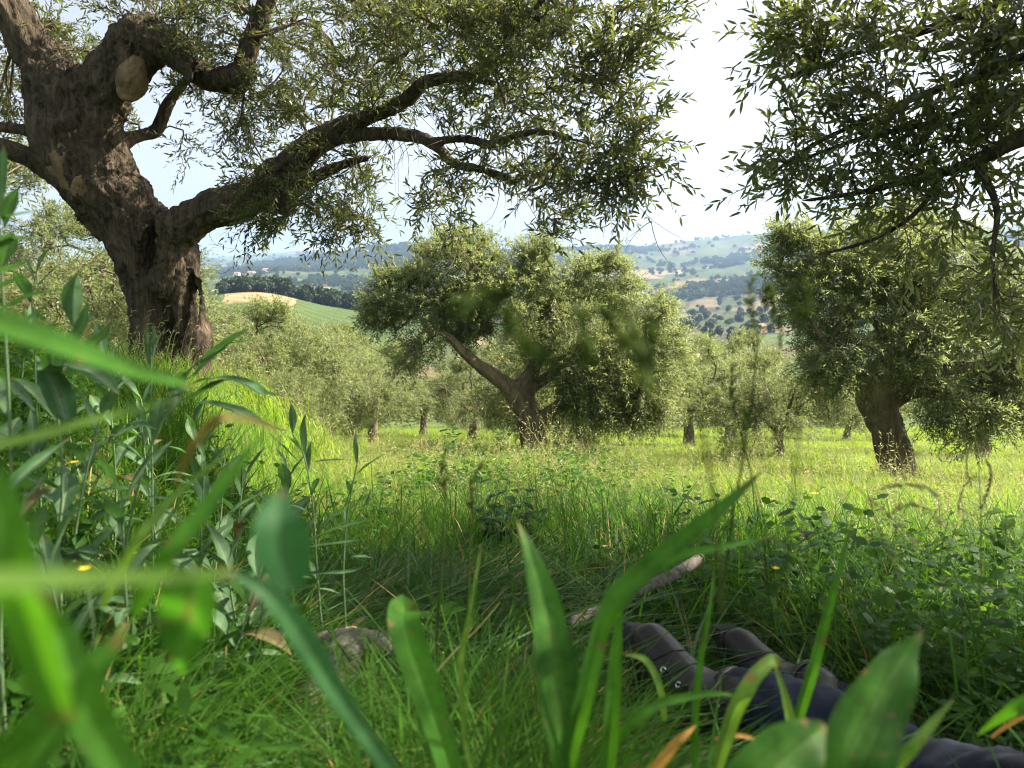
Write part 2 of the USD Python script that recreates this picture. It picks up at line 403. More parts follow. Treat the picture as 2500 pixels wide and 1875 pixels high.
# ---------------------------------------------------------------- air
HAZE = usdkit.material(stage, "/World/Looks/valley_air", {"v": ("principled_volume", {"color": (0.46, 0.68, 1.0), "density": 0.00006, "anisotropy": 0.2})}, volume="v.volume")
hb = trimesh.creation.box(bounds=[[-10800, -10800, -150], [10800, 10800, 460]])
put("haze", hb.vertices, hb.faces, HAZE, kind="stuff", label="thin blue haze over the valley", category="haze")


# ---------------------------------------------------------------- far woods
def leafy_blob(n, rx, rz, leaf, rs, flat=0.0):
    """A far tree: many small leaf clumps through a lobed crown, standing on z = 0."""
    lob = unit(rs.normal(size=(7, 3))) * rs.uniform(0.35, 0.7, (7, 1))
    k = rs.integers(0, 7, n)
    p = lob[k] + unit(rs.normal(size=(n, 3))) * (rs.uniform(0.75, 1.0, (n, 1)) * 0.5)
    p = p * [rx, rx, rz] + [0, 0, rz * 1.05]
    p[:, 2] = np.maximum(p[:, 2], 0.1)
    a = unit(rs.normal(size=(n, 3)))
    b = unit(np.cross(a, rs.normal(size=(n, 3))))
    s = leaf * rs.uniform(0.6, 1.3, (n, 1))
    v = np.stack([p + a * s, p + b * s * 0.8, p - a * s, p - b * s * 0.8], 1).reshape(-1, 3)
    i = np.arange(n)[:, None] * 4
    return v, np.vstack([i + [[0, 1, 2]], i + [[0, 2, 3]]])


WOOD = leaf_look("far_tree_leaf", (0.04, 0.066, 0.022), (0.05, 0.075, 0.028), (0.06, 0.10, 0.026), share=0.25, spread=0.4, rough=0.7)
rs = np.random.default_rng(9)
blobs = [[(*leafy_blob(420, 0.62, 0.5, 0.10, rs), WOOD)] for _ in range(4)]
gr = np.random.default_rng(12)
grove = [[(*leafy_blob(1500, 0.62, 0.5, 0.030, gr), OLIVE_FAR)] for _ in range(3)]
gd = np.exp(gr.uniform(math.log(50), math.log(190), 210)); gx = gr.uniform(-0.5, 0.5, 210) * gd
gs = gr.uniform(3.4, 5.2, 210)
instancer("far_grove", grove, gr.integers(0, 3, 210), np.stack([gx, gd, ground(gx, gd) - 0.2], 1), gr.uniform(0, 6.28, 210), np.stack([gs, gs, gs * gr.uniform(.7, 1.0, 210)], 1),
          kind="stuff", label="olive grove going on down the slope out of sight", category="grove")
n = 90000
px = rs.uniform(350, 2560, n)
d = np.exp(rs.uniform(math.log(240), math.log(6500), n))
x, y = (px - CX) / F * d, d
keep = wooded(x, y)
d2, _ = parcels(x, y)
hedge = ((d2[:, 1] - d2[:, 0]) < 0.07) & (d > 600) & (rs.random(n) < 0.18)
keep |= hedge
keep &= rs.random(n) < np.where(d < 900, 0.30, 0.85)
x, y, d = x[keep], y[keep], d[keep]
size = rs.uniform(5.5, 10, len(x)) * (1 + sstep(1200, 4000, d) * 0.9)
tall = rs.uniform(0.9, 1.35, len(x))
instancer("woodland", blobs, rs.integers(0, 4, len(x)), np.stack([x, y, ground(x, y) - 0.4], 1), rs.uniform(0, 6.28, len(x)), np.stack([size, size, size * tall], 1),
          kind="stuff", label="dark woods and hedgerow trees on the far slopes", category="woods")

# ---------------------------------------------------------------- olive trees
def wood(chains, edge, cavities=(), amp=0.018, seed=1, smooth_n=8, root=None):
    """Continuous wood: hulls of spheres along the chains (arrays of x y z r), united, hollowed, smoothed, with furrowed bark."""
    solids = []
    for c in chains:
        c = np.asarray(c, float)
        for a, b in zip(c[:-1], c[1:]):
            s = []
            for q in (a, b):
                sp = m3.Manifold.sphere(float(q[3]), 14).translate(tuple(map(float, q[:3])))
                s.append(sp)
            solids.append(m3.Manifold.batch_hull(s))
    m = m3.Manifold.batch_boolean(solids, m3.OpType.Add)
    for cav in cavities:
        m = m - cav
    m = m.refine_to_length(edge)
    g = m.to_mesh()
    t = trimesh.Trimesh(np.array(g.vert_properties[:, :3]), np.array(g.tri_verts), process=True)
    trimesh.smoothing.filter_taubin(t, lamb=0.6, nu=-0.5, iterations=smooth_n)
    v = np.array(t.vertices)
    n = meshkit.arrays((v, t.faces), True)[2]
    allp = np.vstack([np.asarray(c)[:, :3] for c in chains])
    dirs = np.vstack([unit(np.gradient(np.asarray(c)[:, :3], axis=0)) for c in chains])
    rad = np.concatenate([np.asarray(c)[:, 3] for c in chains])
    dist, idx = cKDTree(allp).query(v, k=3)
    w = 1 / (dist + 0.02)
    ax = dirs[idx]
    ax = ax * np.sign((ax * ax[:, :1]).sum(-1, keepdims=True) + 1e-9)
    ax = unit((ax * w[..., None]).sum(1))
    along = (v * ax).sum(1, keepdims=True)
    q = v - ax * along * 0.78
    rr = rad[idx[:, 0]]
    f1 = 1 - np.abs(2 * meshkit.fbm(q * 17, 3, seed) - 1)          # long furrows
    f2 = meshkit.fbm(v * 5.0, 3, seed + 7) - 0.5                    # knots and swellings
    f3 = meshkit.noise(q * 62, seed + 3) - 0.5
    k = np.clip(rr / 0.16, 0.15, 1.3)
    v = v + n * (amp * k * (1.6 * (f1 - 0.7) + 0.5 * f3) + amp * 2.6 * k * f2)[:, None]
    return v, np.array(t.faces)


def leaf_blades(p, d, up, length, width, fine=True):
    """Lance-shaped leaves from points p along unit directions d."""
    side = unit(np.cross(d, up))
    nrm = np.cross(side, d)
    L, W = np.asarray(length)[:, None], np.asarray(width)[:, None]
    if fine:
        a, b, tip = p + d * L * 0.30 - nrm * L * 0.01, p + d * L * 0.68 - nrm * L * 0.03, p + d * L - nrm * L * 0.12
        v = np.stack([p, a - side * W * 0.46, a + side * W * 0.46, b - side * W * 0.40, b + side * W * 0.40, tip], 1).reshape(-1, 3)
        i = np.arange(len(p))[:, None] * 6
        return v, np.vstack([i + [[0, 2, 1]], i + [[1, 2, 4]], i + [[1, 4, 3]], i + [[3, 4, 5]]])
    a, tip = p + d * L * 0.5, p + d * L - nrm * L * 0.1
    v = np.stack([p, a - side * W * 0.5, a + side * W * 0.5, tip], 1).reshape(-1, 3)
    i = np.arange(len(p))[:, None] * 4
    return v, np.vstack([i + [[0, 2, 1]], i + [[1, 2, 3]]])


def grow(limbs, targets, rs, step=0.14, bow=0.12, r0=0.0021, power=0.47, rmax=0.05):
    """Thin wood from the limbs (arrays x y z r) out to every target. Returns branch paths (points, radii) and the direction at each target."""
    pos, par, ord_ = [], [], []
    for c in limbs:
        pos.append(np.asarray(c)[:, :3])
    pos = list(np.vstack(pos))
    dirn = list(np.vstack([unit(np.gradient(np.asarray(c)[:, :3], axis=0)) for c in limbs]))
    par = [-1] * len(pos)
    nl = len(pos)
    d0 = cKDTree(np.array(pos)).query(targets)[0]
    order = np.argsort(d0)
    paths, ends, tip = [], {}, np.zeros((len(targets), 3))
    i = 0
    while i < len(order):
        tree = cKDTree(np.array(pos))
        nb = max(24, min(160, len(pos) // 4))
        batch = order[i:i + nb]
        dist, near = tree.query(targets[batch], k=min(6, len(pos)))
        for t, ds, ns in zip(batch, dist, near):
            tp = targets[t]
            # prefer a parent whose run already points towards the target
            best, cost = ns[0], 1e9
            for dd, m in zip(ds, ns):
                c = dd * (1.25 - 0.5 * float(np.dot(dirn[m], tp - pos[m])) / max(dd, 1e-6))
                if c < cost:
                    best, cost = m, c
            p0 = pos[best]
            dd = np.linalg.norm(tp - p0)
            n = max(2, int(dd / step) + 1)
            ctrl = p0 + dirn[best] * dd * 0.45 + np.array([0, 0, bow * dd]) + rs.normal(size=3) * dd * 0.08
            s = np.linspace(0, 1, n + 1)[1:, None]
            q = (1 - s) ** 2 * p0 + 2 * s * (1 - s) * ctrl + s * s * tp
            tg = unit(2 * (1 - s) * (ctrl - p0) + 2 * s * (tp - ctrl))
            prev, ids = best, [best]
            for a, b in zip(q, tg):
                pos.append(a)
                dirn.append(b)
                par.append(prev)
                prev = len(pos) - 1
                ids.append(prev)
            ends[t] = prev
            tip[t] = tg[-1]
            paths.append(ids)
        i += nb
    load = np.zeros(len(pos))
    for e in ends.values():
        load[e] += 1
    for k in range(len(pos) - 1, nl - 1, -1):
        if par[k] >= nl:
            load[par[k]] += load[k]
    pos = np.array(pos)
    rad = np.minimum(r0 * np.maximum(load, 1) ** power, rmax)
    out = []
    for ids in paths:
        r = rad[ids].copy()
        r[0] = r[1] * 1.15
        out.append((pos[ids], r))
    return out, tip


def shoots(targets, tips, center, rs, per=3, length=0.28, pairs=9, size=0.055, spread=0.75, droop=0.25, lift=0.35, fine=True):
    """Leafy shoots at the branch ends. Returns leaf arrays (p, d, up, length, width) and thin stems."""
    n = len(targets) * per
    p0 = np.repeat(targets, per, 0)
    out = unit(p0 - center)
    d = unit(np.repeat(tips, per, 0) * 0.8 + out * 0.5 + rs.normal(size=(n, 3)) * spread + [0, 0, lift])
    p0 = p0 - np.repeat(tips, per, 0) * rs.uniform(0, 0.18, (n, 1))
    L = length * rs.uniform(0.55, 1.3, n)
    s = (np.arange(pairs) + 0.7) / pairs
    sag = np.array([0, 0, -1.0])
    P = p0[:, None] + d[:, None] * (L[:, None] * s)[..., None] + sag * (droop * (L[:, None] * s ** 2))[..., None]
    D = unit(d[:, None] + sag * 2 * droop * s[None, :, None])
    a = unit(np.cross(d, unit(rs.normal(size=(n, 3)))))
    b = np.cross(d, a)
    k = np.arange(pairs)
    ax = np.where((k % 2 == 0)[None, :, None], a[:, None], b[:, None])
    lp, ld, lu = [], [], []
    for sg in (-1, 1):
        dd = unit(D * 0.75 + ax * sg * (0.75 - 0.3 * s[None, :, None]) + rs.normal(size=P.shape) * 0.16)
        lp.append(P.reshape(-1, 3)); ld.append(dd.reshape(-1, 3))
        lu.append(np.broadcast_to(D, P.shape).reshape(-1, 3) * 0.7 + rs.normal(size=(P.size // 3, 3)) * 0.6 + [0, 0, 0.5])
    lp, ld, lu = np.vstack(lp), np.vstack(ld), np.vstack(lu)
    ln = size * rs.uniform(0.65, 1.2, len(lp))
    return (lp, ld, lu, ln, ln * rs.uniform(0.20, 0.28, len(lp))), (p0, d, L, droop)


def stems_mesh(st, r=0.0011):
    p0, d, L, droop = st
    sag = np.array([0, 0, -1.0])
    a = unit(np.cross(d, [0.3, 0.2, 1.0]))
    b = np.cross(d, a)
    ang = np.arange(3) * 2.0944
    ring = np.cos(ang)[None, :, None] * a[:, None] + np.sin(ang)[None, :, None] * b[:, None]
    pm = p0 + d * (L * 0.55)[:, None] + sag * (droop * L * 0.3)[:, None]
    pe = p0 + d * L[:, None] + sag * (droop * L)[:, None]
    v = np.concatenate([p0[:, None] + ring * r * 1.3, pm[:, None] + ring * r, pe[:, None]], 1).reshape(-1, 3)
    i = np.arange(len(p0))[:, None] * 7
    f = [i + [[k, (k + 1) % 3, 3 + (k + 1) % 3]] for k in range(3)] + [i + [[k, 3 + (k + 1) % 3, 3 + k]] for k in range(3)] + [i + [[3 + k, 3 + (k + 1) % 3, 6]] for k in range(3)]
    return v, np.vstack(f)


def blob_points(spec, n, rs, hollow=0.25, clump=0.5):
    """n points in a set of ellipsoids (centre, radii, weight), gathered in clumps so that gaps stay between them."""
    c = np.array([s[0] for s in spec]); r = np.array([s[1] for s in spec])
    w = np.array([s[2] if len(s) > 2 else np.prod(s[1]) ** (2 / 3) for s in spec], float)
    k = rs.choice(len(spec), n, p=w / w.sum())
    u = unit(rs.normal(size=(n, 3))) * (rs.uniform(hollow ** 3, 1, (n, 1)) ** (1 / 3))
    p = c[k] + u * r[k]
    if clump:
        m = max(6, n // 16)
        cc = p[rs.choice(n, m, replace=False)]
        _, j = cKDTree(cc).query(p)
        p = p + (cc[j] - p) * clump * rs.uniform(0.3, 1, (n, 1))
    return p


def seen(p):
    """Photograph pixel of world points, and their forward distance."""
    c, s = math.cos(PITCH), math.sin(PITCH)
    z = p[:, 1] * c - p[:, 2] * s
    yv = p[:, 1] * s + p[:, 2] * c
    return CX + F * p[:, 0] / np.maximum(z, 1e-3), CY - F * yv / np.maximum(z, 1e-3), z


def foliage(parent, base, leaves, fine, mat, single=0, occl=None):
    """The crown: the leaves that show largest as parts of their own, the rest as one part."""
    v, f = leaf_blades(*leaves, fine=fine)
    nv, nf, N = (6, 4, len(leaves[0])) if fine else (4, 2, len(leaves[0]))
    pick = np.array([], int)
    if single:
        px, py, z = seen(leaves[0])
        ok = (px > 20) & (px < 2480) & (py > 20) & (py < 1500) & (z > 0.5)
        cand = np.where(ok)[0]
        pick = cand[np.argsort(z[cand])][:single]
    vv = v.reshape(N, nv, 3)
    tri = np.array([[0, 2, 1], [1, 2, 4], [1, 4, 3], [3, 4, 5]]) if fine else np.array([[0, 2, 1], [1, 2, 3]])
    for k in pick:
        put("leaf", vv[k], tri, mat, parent, origin=base)
    rest = np.setdiff1d(np.arange(N), pick)
    v2 = vv[rest].reshape(-1, 3)
    f2 = (np.arange(len(rest))[:, None, None] * nv + tri[None]).reshape(-1, 3)
    put("crown", v2, f2, mat, parent, origin=base, kind="stuff")


def px_chain(rows, n=None, wob=0.0, rs=None):
    """rows (px, py, d, radius in photograph pixels) -> curve of x y z r."""
    p = np.array([np.r_[at(a, b, d), r * d / F] for a, b, d, r in rows])
    p = curve(p, n or max(3, 3 * len(rows)))
    if wob and rs is not None:
        p[1:-1, :3] += rs.normal(size=(len(p) - 2, 3)) * wob
    return p


def px_blob(px, py, d, rx, ry, rd=None, w=None):
    rx, ry = rx * d / F, ry * d / F
    s = (at(px, py, d), (rx, rd if rd else 0.6 * (rx + ry) / 2 + 0.1, ry))
    return s + (w,) if w else s


def olive(name, label, base, chains, limbs, blobs, n, seed, leafmat, bark, group=None, per=3, size=0.055, length=0.28, pairs=9, edge=0.035, cav=(), amp=0.016, fine=False,
          single=0, lift=0.35, droop=0.2, hollow=0.25, clump=0.5, burls=(), twig_r=0.0021, rmax=0.03, spread=0.75, bow=0.12, cut=None, extra=None):
    rs = np.random.default_rng(seed)
    t = thing(name, label, "olive tree", base, group)
    v, f = wood(chains, edge, cav, amp, seed)
    put("trunk", v, f, bark, t, smooth=True, origin=base)
    for c, r in burls:
        s = trimesh.creation.icosphere(4)
        q = np.array(s.vertices)
        q = q * (1 + 0.6 * (meshkit.fbm(q * 1.6 + seed + c, 3, 3)[:, None] - 0.5)) * r[:3]
        if len(r) > 3:
            a = r[3]
            q = np.stack([q[:, 0] * math.cos(a) - q[:, 2] * math.sin(a), q[:, 1], q[:, 0] * math.sin(a) + q[:, 2] * math.cos(a)], 1)
        put("burl", q + c, s.faces, BURL, t, smooth=True, origin=base)
    tg = blob_points(blobs, n, rs, hollow, clump)
    if cut is not None:
        tg = tg[cut(tg)]
    paths, tips = grow(limbs, tg, rs, bow=bow, r0=twig_r, rmax=rmax)
    center = np.mean([b[0] for b in blobs], 0)
    leaves, st = shoots(tg, tips, center, rs, per, length, pairs, size, spread, droop, lift)
    parts = [tube(p, r, 5 if r.max() > 0.012 else 4 if r.max() > 0.005 else 3, cap=False) for p, r in paths]
    parts.append(stems_mesh(st))
    parts += [tube(p, r, 3, cap=False) for p, r in (extra or ())]
    put("twigs", *merge(parts), TWIG, t, smooth=True, origin=base, kind="stuff")
    foliage(t, base, leaves, fine, leafmat, single)
    return t


# the old olive tree on the left
D0 = 5.6
base_main = np.array([*at(430, 960, D0)[:2], 0.0]); base_main[2] = g1(*base_main[:2])
rs = np.random.default_rng(2)
main_chains = [
    px_chain([(352, 1010, 5.5, 62), (368, 900, 5.55, 60), (368, 800, 5.6, 58), (355, 690, 5.6, 62), (340, 600, 5.6, 74), (300, 520, 5.6, 84), (245, 440, 5.6, 104), (195, 360, 5.6, 118), (175, 280, 5.6, 108), (150, 215, 5.6, 84)], 16),
    px_chain([(490, 1010, 5.5, 44), (484, 900, 5.5, 44), (474, 800, 5.55, 46), (448, 700, 5.6, 52), (425, 610, 5.6, 62), (390, 560, 5.6, 60)], 10),
    px_chain([(430, 1010, 5.72, 58), (430, 880, 5.74, 55), (425, 760, 5.7, 62), (400, 650, 5.65, 72), (360, 560, 5.62, 78)], 9),
    px_chain([(400, 700, 5.52, 42), (395, 640, 5.5, 52), (380, 580, 5.52, 58)], 5),
    # the left stem and the stub above it
    px_chain([(150, 230, 5.6, 74), (95, 140, 5.55, 56), (50, 60, 5.5, 50), (0, -30, 5.45, 46), (-60, -120, 5.4, 40)], 9),
    # the right stem up to the old pollard head
    px_chain([(215, 300, 5.6, 84), (255, 215, 5.58, 62), (300, 140, 5.55, 54), (345, 90, 5.5, 56), (400, 105, 5.48, 50), (445, 120, 5.46, 34)], 10),
    px_chain([(345, 110, 5.52, 62), (310, 190, 5.5, 44)], 3),
    px_chain([(420, 130, 5.48, 30), (470, 165, 5.44, 28), (520, 196, 5.4, 30), (575, 192, 5.36, 34), (600, 178, 5.34, 28)], 9),
    px_chain([(590, 185, 5.36, 26), (606, 120, 5.34, 23), (628, 60, 5.3, 21), (655, 0, 5.26, 20), (690, -80, 5.2, 18)], 8),
    # low branches going out to the left
    px_chain([(190, 450, 5.6, 50), (110, 408, 5.5, 26), (50, 375, 5.4, 24), (-20, 350, 5.3, 23), (-120, 330, 5.2, 20)], 8),
    px_chain([(130, 330, 5.6, 30), (60, 318, 5.6, 13), (-20, 306, 5.6, 12), (-100, 300, 5.6, 10)], 6),
    # the branch behind
    px_chain([(290, 350, 5.75, 26), (340, 332, 5.9, 15), (388, 318, 6.0, 14), (402, 270, 6.0, 15), (440, 215, 6.05, 13), (490, 150, 6.1, 11)], 10),
    # the great limb that reaches out to the right and towards the viewer
    px_chain([(380, 590, 5.6, 62), (440, 552, 5.55, 52), (505, 520, 5.45, 47), (570, 497, 5.36, 46), (640, 465, 5.26, 46), (690, 425, 5.16, 45), (742, 372, 5.05, 36), (800, 330, 4.9, 30)], 18),
    px_chain([(650, 480, 5.24, 40), (690, 492, 5.18, 32), (706, 512, 5.14, 20)], 4),
    px_chain([(690, 485, 5.18, 26), (730, 455, 5.1, 18), (780, 428, 5.0, 15), (840, 400, 4.85, 12), (900, 385, 4.7, 9)], 8),
]
limb_a = px_chain([(790, 335, 4.92, 28), (856, 300, 4.75, 21), (920, 278, 4.6, 18), (972, 256, 4.5, 16), (1004, 234, 4.42, 16), (1034, 198, 4.35, 14), (1100, 188, 4.25, 12), (1165, 188, 4.15, 10), (1212, 208, 4.1, 8), (1250, 245, 4.0, 6), (1290, 300, 3.95, 4)], 22)
limb_b = px_chain([(800, 340, 4.9, 24), (870, 330, 4.75, 18), (942, 326, 4.6, 16), (1000, 330, 4.45, 16), (1040, 340, 4.35, 15), (1068, 358, 4.3, 13), (1116, 406, 4.2, 10), (1165, 410, 4.1, 8), (1230, 434, 4.0, 7), (1296, 466, 3.9, 5), (1330, 520, 3.85, 3.5), (1350, 570, 3.8, 2.5)], 22)
limb_c = px_chain([(1050, 348, 4.32, 11), (1110, 338, 4.2, 9), (1165, 344, 4.1, 9), (1206, 356, 4.0, 8), (1240, 336, 3.9, 7), (1294, 322, 3.8, 7), (1380, 331, 3.7, 6), (1436, 370, 3.6, 5.5), (1509, 421, 3.5, 4.5), (1552, 485, 3.4, 3), (1590, 540, 3.38, 1.5)], 20)
limb_d = px_chain([(1165, 345, 4.1, 8), (1195, 300, 4.0, 6), (1260, 250, 3.9, 5), (1340, 215, 3.8, 4), (1430, 190, 3.6, 3)], 10)
limb_e = px_chain([(1345, 320, 3.75, 5), (1390, 275, 3.65, 4.5), (1460, 270, 3.55, 4), (1530, 300, 3.45, 3), (1590, 340, 3.4, 2)], 10)
limb_f = px_chain([(1004, 240, 4.42, 12), (985, 170, 4.35, 9), (1010, 100, 4.25, 8), (1090, 50, 4.1, 7), (1200, 30, 3.95, 6), (1340, 60, 3.8, 5), (1450, 110, 3.65, 4)], 14)
limb_g = px_chain([(980, 250, 4.48, 9), (940, 110, 4.4, 8), (900, 20, 4.3, 7), (860, -80, 4.2, 6)], 8)
limb_h = px_chain([(930, 385, 4.65, 6), (1000, 440, 4.5, 5), (1040, 480, 4.4, 4), (1080, 550, 4.3, 3), (1120, 600, 4.2, 2), (1180, 680, 4.15, 1.2)], 10)
limb_i = px_chain([(720, 480, 5.1, 12), (760, 520, 4.95, 7), (810, 540, 4.8, 6), (870, 560, 4.7, 4)], 7)
for c in main_chains:
    c[:, 3] *= 0.78 + 0.11 * sstep(-0.1, 0.6, c[:, 2])
main_chains += [limb_a[:18], limb_b[:18], limb_c[:13]]
cav = []
for px_, py_, d_, rx_, ry_, rd_, rot in ((455, 820, 5.46, 24, 165, 0.30, 3), (350, 605, 5.36, 23, 85, 0.20, 12)):
    e = m3.Manifold.sphere(1.0, 40).scale((rx_ * d_ / F, rd_, ry_ * d_ / F)).rotate((0, float(rot), 0)).translate(tuple(map(float, at(px_, py_, d_))))
    cav.append(e)
main_limbs = main_chains[4:12] + [main_chains[12][6:], main_chains[14], limb_a, limb_b, limb_c, limb_d, limb_e, limb_f, limb_g, limb_h, limb_i]
B = px_blob
main_blobs = [
    B(60, 60, 5.7, 150, 100), B(210, 150, 6.2, 130, 90), B(30, 250, 6.2, 90, 120), B(380, 20, 5.5, 180, 60), B(300, 330, 6.3, 70, 60, w=0.017), B(540, 60, 5.3, 150, 110), B(490, 190, 5.9, 80, 90), B(640, 250, 5.3, 130, 110),
    B(760, 150, 5.0, 110, 150), B(600, 330, 5.6, 90, 60), B(455, 380, 5.9, 60, 45, w=0.020), B(625, 440, 4.95, 60, 45, w=0.033), B(640, 545, 4.9, 70, 50, w=0.046), B(850, 545, 4.65, 90, 60, w=0.053), B(800, 470, 4.8, 120, 60, w=0.083), B(860, 300, 4.6, 140, 80),
    B(900, 180, 4.4, 140, 110), B(960, 60, 4.2, 190, 90), B(1120, 60, 4.0, 180, 90), B(1180, 150, 4.05, 170, 110), B(1330, 60, 3.8, 170, 110), B(1430, 150, 3.6, 150, 120), B(1530, 110, 3.4, 70, 110), B(1570, 30, 3.35, 60, 60, w=0.020),
    B(1490, 250, 3.5, 110, 90), B(1560, 300, 3.35, 40, 60, w=0.013), B(1290, 260, 3.9, 120, 80), B(1430, 350, 3.6, 140, 70, w=0.066), B(1130, 290, 4.1, 130, 70), B(1250, 420, 3.9, 130, 60, w=0.040), B(1360, 470, 3.75, 100, 60, w=0.030), B(1470, 470, 3.5, 70, 50, w=0.033), B(1560, 430, 3.35, 55, 30, w=0.017),
    B(1380, 555, 3.75, 45, 40, w=0.023), B(1110, 430, 4.1, 100, 50, w=0.033), B(1120, 545, 4.1, 40, 35, w=0.010), B(1030, 490, 4.3, 60, 50, w=0.020), B(1640, 20, 3.25, 25, 40, w=0.005),
    (np.array([-1.2, 5.4, 2.1]), (1.6, 1.2, 0.6), .4), (np.array([-0.7, 6.1, 1.8]), (1.2, 0.7, 0.7), .5), (np.array([0.3, 4.3, 1.9]), (1.1, 1.0, 0.5), .3)]  # largely unseen crown clumps, placed mainly to shade the trunk
hr = np.random.default_rng(8)
hang = []
for c, k0, k1, m in ((main_chains[12], 5, 17, 34), (main_chains[14], 1, 7, 10), (limb_b, 3, 21, 30), (limb_c, 4, 20, 26), (limb_h, 2, 9, 10), (limb_a, 6, 20, 14)):
    for _ in range(m):
        q = c[hr.integers(k0, min(k1, len(c)))]
        L = hr.uniform(.15, .42)
        d0 = unit(np.array([hr.normal(0, .5), hr.normal(0, .4), -0.75]))
        b1 = q[:3] + d0 * L * .5 + hr.normal(0, .03, 3)
        hang.append((curve([q[:3], b1, b1 + unit(d0 + hr.normal(0, .45, 3)) * L * .5], 7), np.linspace(.0021, .0008, 7)))
        if hr.random() < .6:
            hang.append((curve([b1, b1 + unit(d0 + hr.normal(0, .7, 3)) * L * .35], 4), np.linspace(.0012, .0006, 4)))
burls = [(at(168, 400, 5.44), (0.13, 0.14, 0.23, 0.25)), (at(188, 330, 5.40), (0.05, 0.08, 0.13, 0.1)), (at(324, 190, 5.41), (0.09, 0.10, 0.15, -0.35)), (at(200, 450, 5.38), (0.075, 0.08, 0.10, -0.3))]
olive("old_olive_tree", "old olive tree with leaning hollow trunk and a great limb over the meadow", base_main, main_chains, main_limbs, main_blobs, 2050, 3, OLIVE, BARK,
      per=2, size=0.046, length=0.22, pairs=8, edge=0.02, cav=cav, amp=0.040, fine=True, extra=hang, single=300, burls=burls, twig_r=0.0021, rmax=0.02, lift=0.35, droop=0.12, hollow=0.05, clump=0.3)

# the olive tree beside the viewer: only its branches reach into the picture, its unseen crown is placed to shade the foreground
bx, by = 2.5, 1.7
base_near = np.array([bx, by, g1(bx, by)])
near_chains = [np.array([[2.45, 1.7, base_near[2] - .2, .24], [2.42, 1.72, -0.5, .19], [2.35, 1.78, 0.0, .18], [2.3, 1.8, 0.35, .19]]),
               np.array([[2.3, 1.8, 0.3, .12], [1.9, 2.1, 0.42, .07], [1.55, 2.25, 0.42, .045]]),
               np.array([[2.3, 1.8, 0.35, .12], [2.1, 2.1, 0.75, .08], [1.7, 2.4, 0.85, .05]]),
               np.array([[2.35, 1.8, 0.35, .13], [2.7, 2.3, 0.9, .09], [3.0, 2.9, 1.3, .06]]),
               np.array([[2.3, 1.7, 0.35, .12], [2.1, 1.4, 0.9, .08], [1.7, 1.2, 1.3, .06], [1.3, 1.1, 1.6, .04]])]
near_limbs = [
    px_chain([(2640, 300, 2.2, 28), (2480, 340, 2.3, 22), (2400, 385, 2.4, 17), (2330, 415, 2.5, 12), (2220, 440, 2.6, 9), (2100, 470, 2.7, 6), (1960, 490, 2.75, 3)], 14),
    px_chain([(2660, 90, 2.3, 22), (2500, 140, 2.35, 15), (2380, 190, 2.45, 12), (2240, 235, 2.55, 9), (2120, 290, 2.65, 7), (1990, 350, 2.75, 5), (1880, 430, 2.8, 3)], 14),
    px_chain([(2640, 200, 2.3, 14), (2450, 230, 2.4, 10), (2280, 300, 2.5, 8), (2130, 330, 2.6, 6), (1960, 390, 2.7, 4)], 12),
    px_chain([(2650, -100, 2.4, 22), (2450, 0, 2.5, 14), (2300, 60, 2.6, 10), (2150, 110, 2.7, 8), (2000, 160, 2.75, 5), (1880, 200, 2.8, 3)], 12),
    px_chain([(2380, 400, 2.4, 12), (2440, 520, 2.35, 8), (2420, 620, 2.3, 6), (2440, 760, 2.25, 4)], 8),
    px_chain([(2300, 425, 2.5, 9), (2240, 520, 2.5, 6), (2120, 590, 2.55, 4), (2000, 620, 2.6, 2.5)], 8),
    curve([[2.9, 2.8, 1.2, .05], [3.2, 3.6, 1.4, .04], [3.3, 4.5, 1.5, .02]], 7), curve([[2.7, 2.3, .9, .05], [2.2, 3.0, 1.5, .04], [1.7, 3.6, 1.9, .02]], 7), curve([[3.0, 2.9, 1.3, .06], [3.1, 4.0, 2.0, .05], [3.0, 5.2, 2.4, .03], [3.2, 6.3, 2.7, .015]], 9), curve([[3.1, 4.0, 2.0, .04], [4.0, 5.0, 2.3, .02]], 5), curve([[2.0, 2.0, .8, .05], [1.7, 2.0, 1.7, .035], [1.3, 2.6, 2.1, .02], [0.9, 3.3, 2.3, .012]], 8), curve([[2.8, 2.6, 1.1, .05], [2.3, 3.6, 2.0, .035], [2.2, 4.6, 2.4, .02]], 7)]  # upper limbs out of view, carrying the crown that shades the foreground
for k, c in enumerate(near_limbs):                     # every limb springs from the trunk or from a thicker limb
    if k in (0, 1, 2, 3):
        near_limbs[k] = np.vstack([curve(np.vstack([[[2.34, 1.78, 0.25 + 0.08 * k, .085]], [[(2.34 + c[0, 0]) / 2 + .05, (1.78 + c[0, 1]) / 2 - .05, (0.3 + .08 * k + c[0, 2]) / 2 + .03, max(.05, c[0, 3] * 1.3)]], c[:1]]), 6)[:-1], c])
near_chains = near_chains[:1] + near_limbs + [curve([[2.34, 1.78, 0.2, .12], [2.5, 2.1, 0.6, .09], [2.9, 2.8, 1.2, .055]], 6), curve([[2.34, 1.78, 0.3, .09], [2.2, 1.85, 0.6, .065], [2.0, 2.0, 0.8, .05]], 5), curve([[2.5, 2.1, 0.6, .07], [2.65, 2.25, .85, .055], [2.85, 2.6, 1.1, .05], [3.0, 2.9, 1.3, .05]], 5)]
near_limbs = near_limbs + near_chains[-3:] + [curve([[2.34, 1.7, 0.3, .09], [2.1, 1.5, 0.8, .06], [1.7, 1.3, 1.2, .03], [1.5, 1.3, 1.4, .015]], 8), curve([[2.9, 2.8, 1.2, .04], [3.3, 2.6, 1.8, .03], [3.7, 2.6, 2.2, .015]], 6), curve([[2.6, 2.1, .7, .05], [3.2, 1.8, 1.4, .03], [3.5, 1.6, 1.9, .015]], 6)]
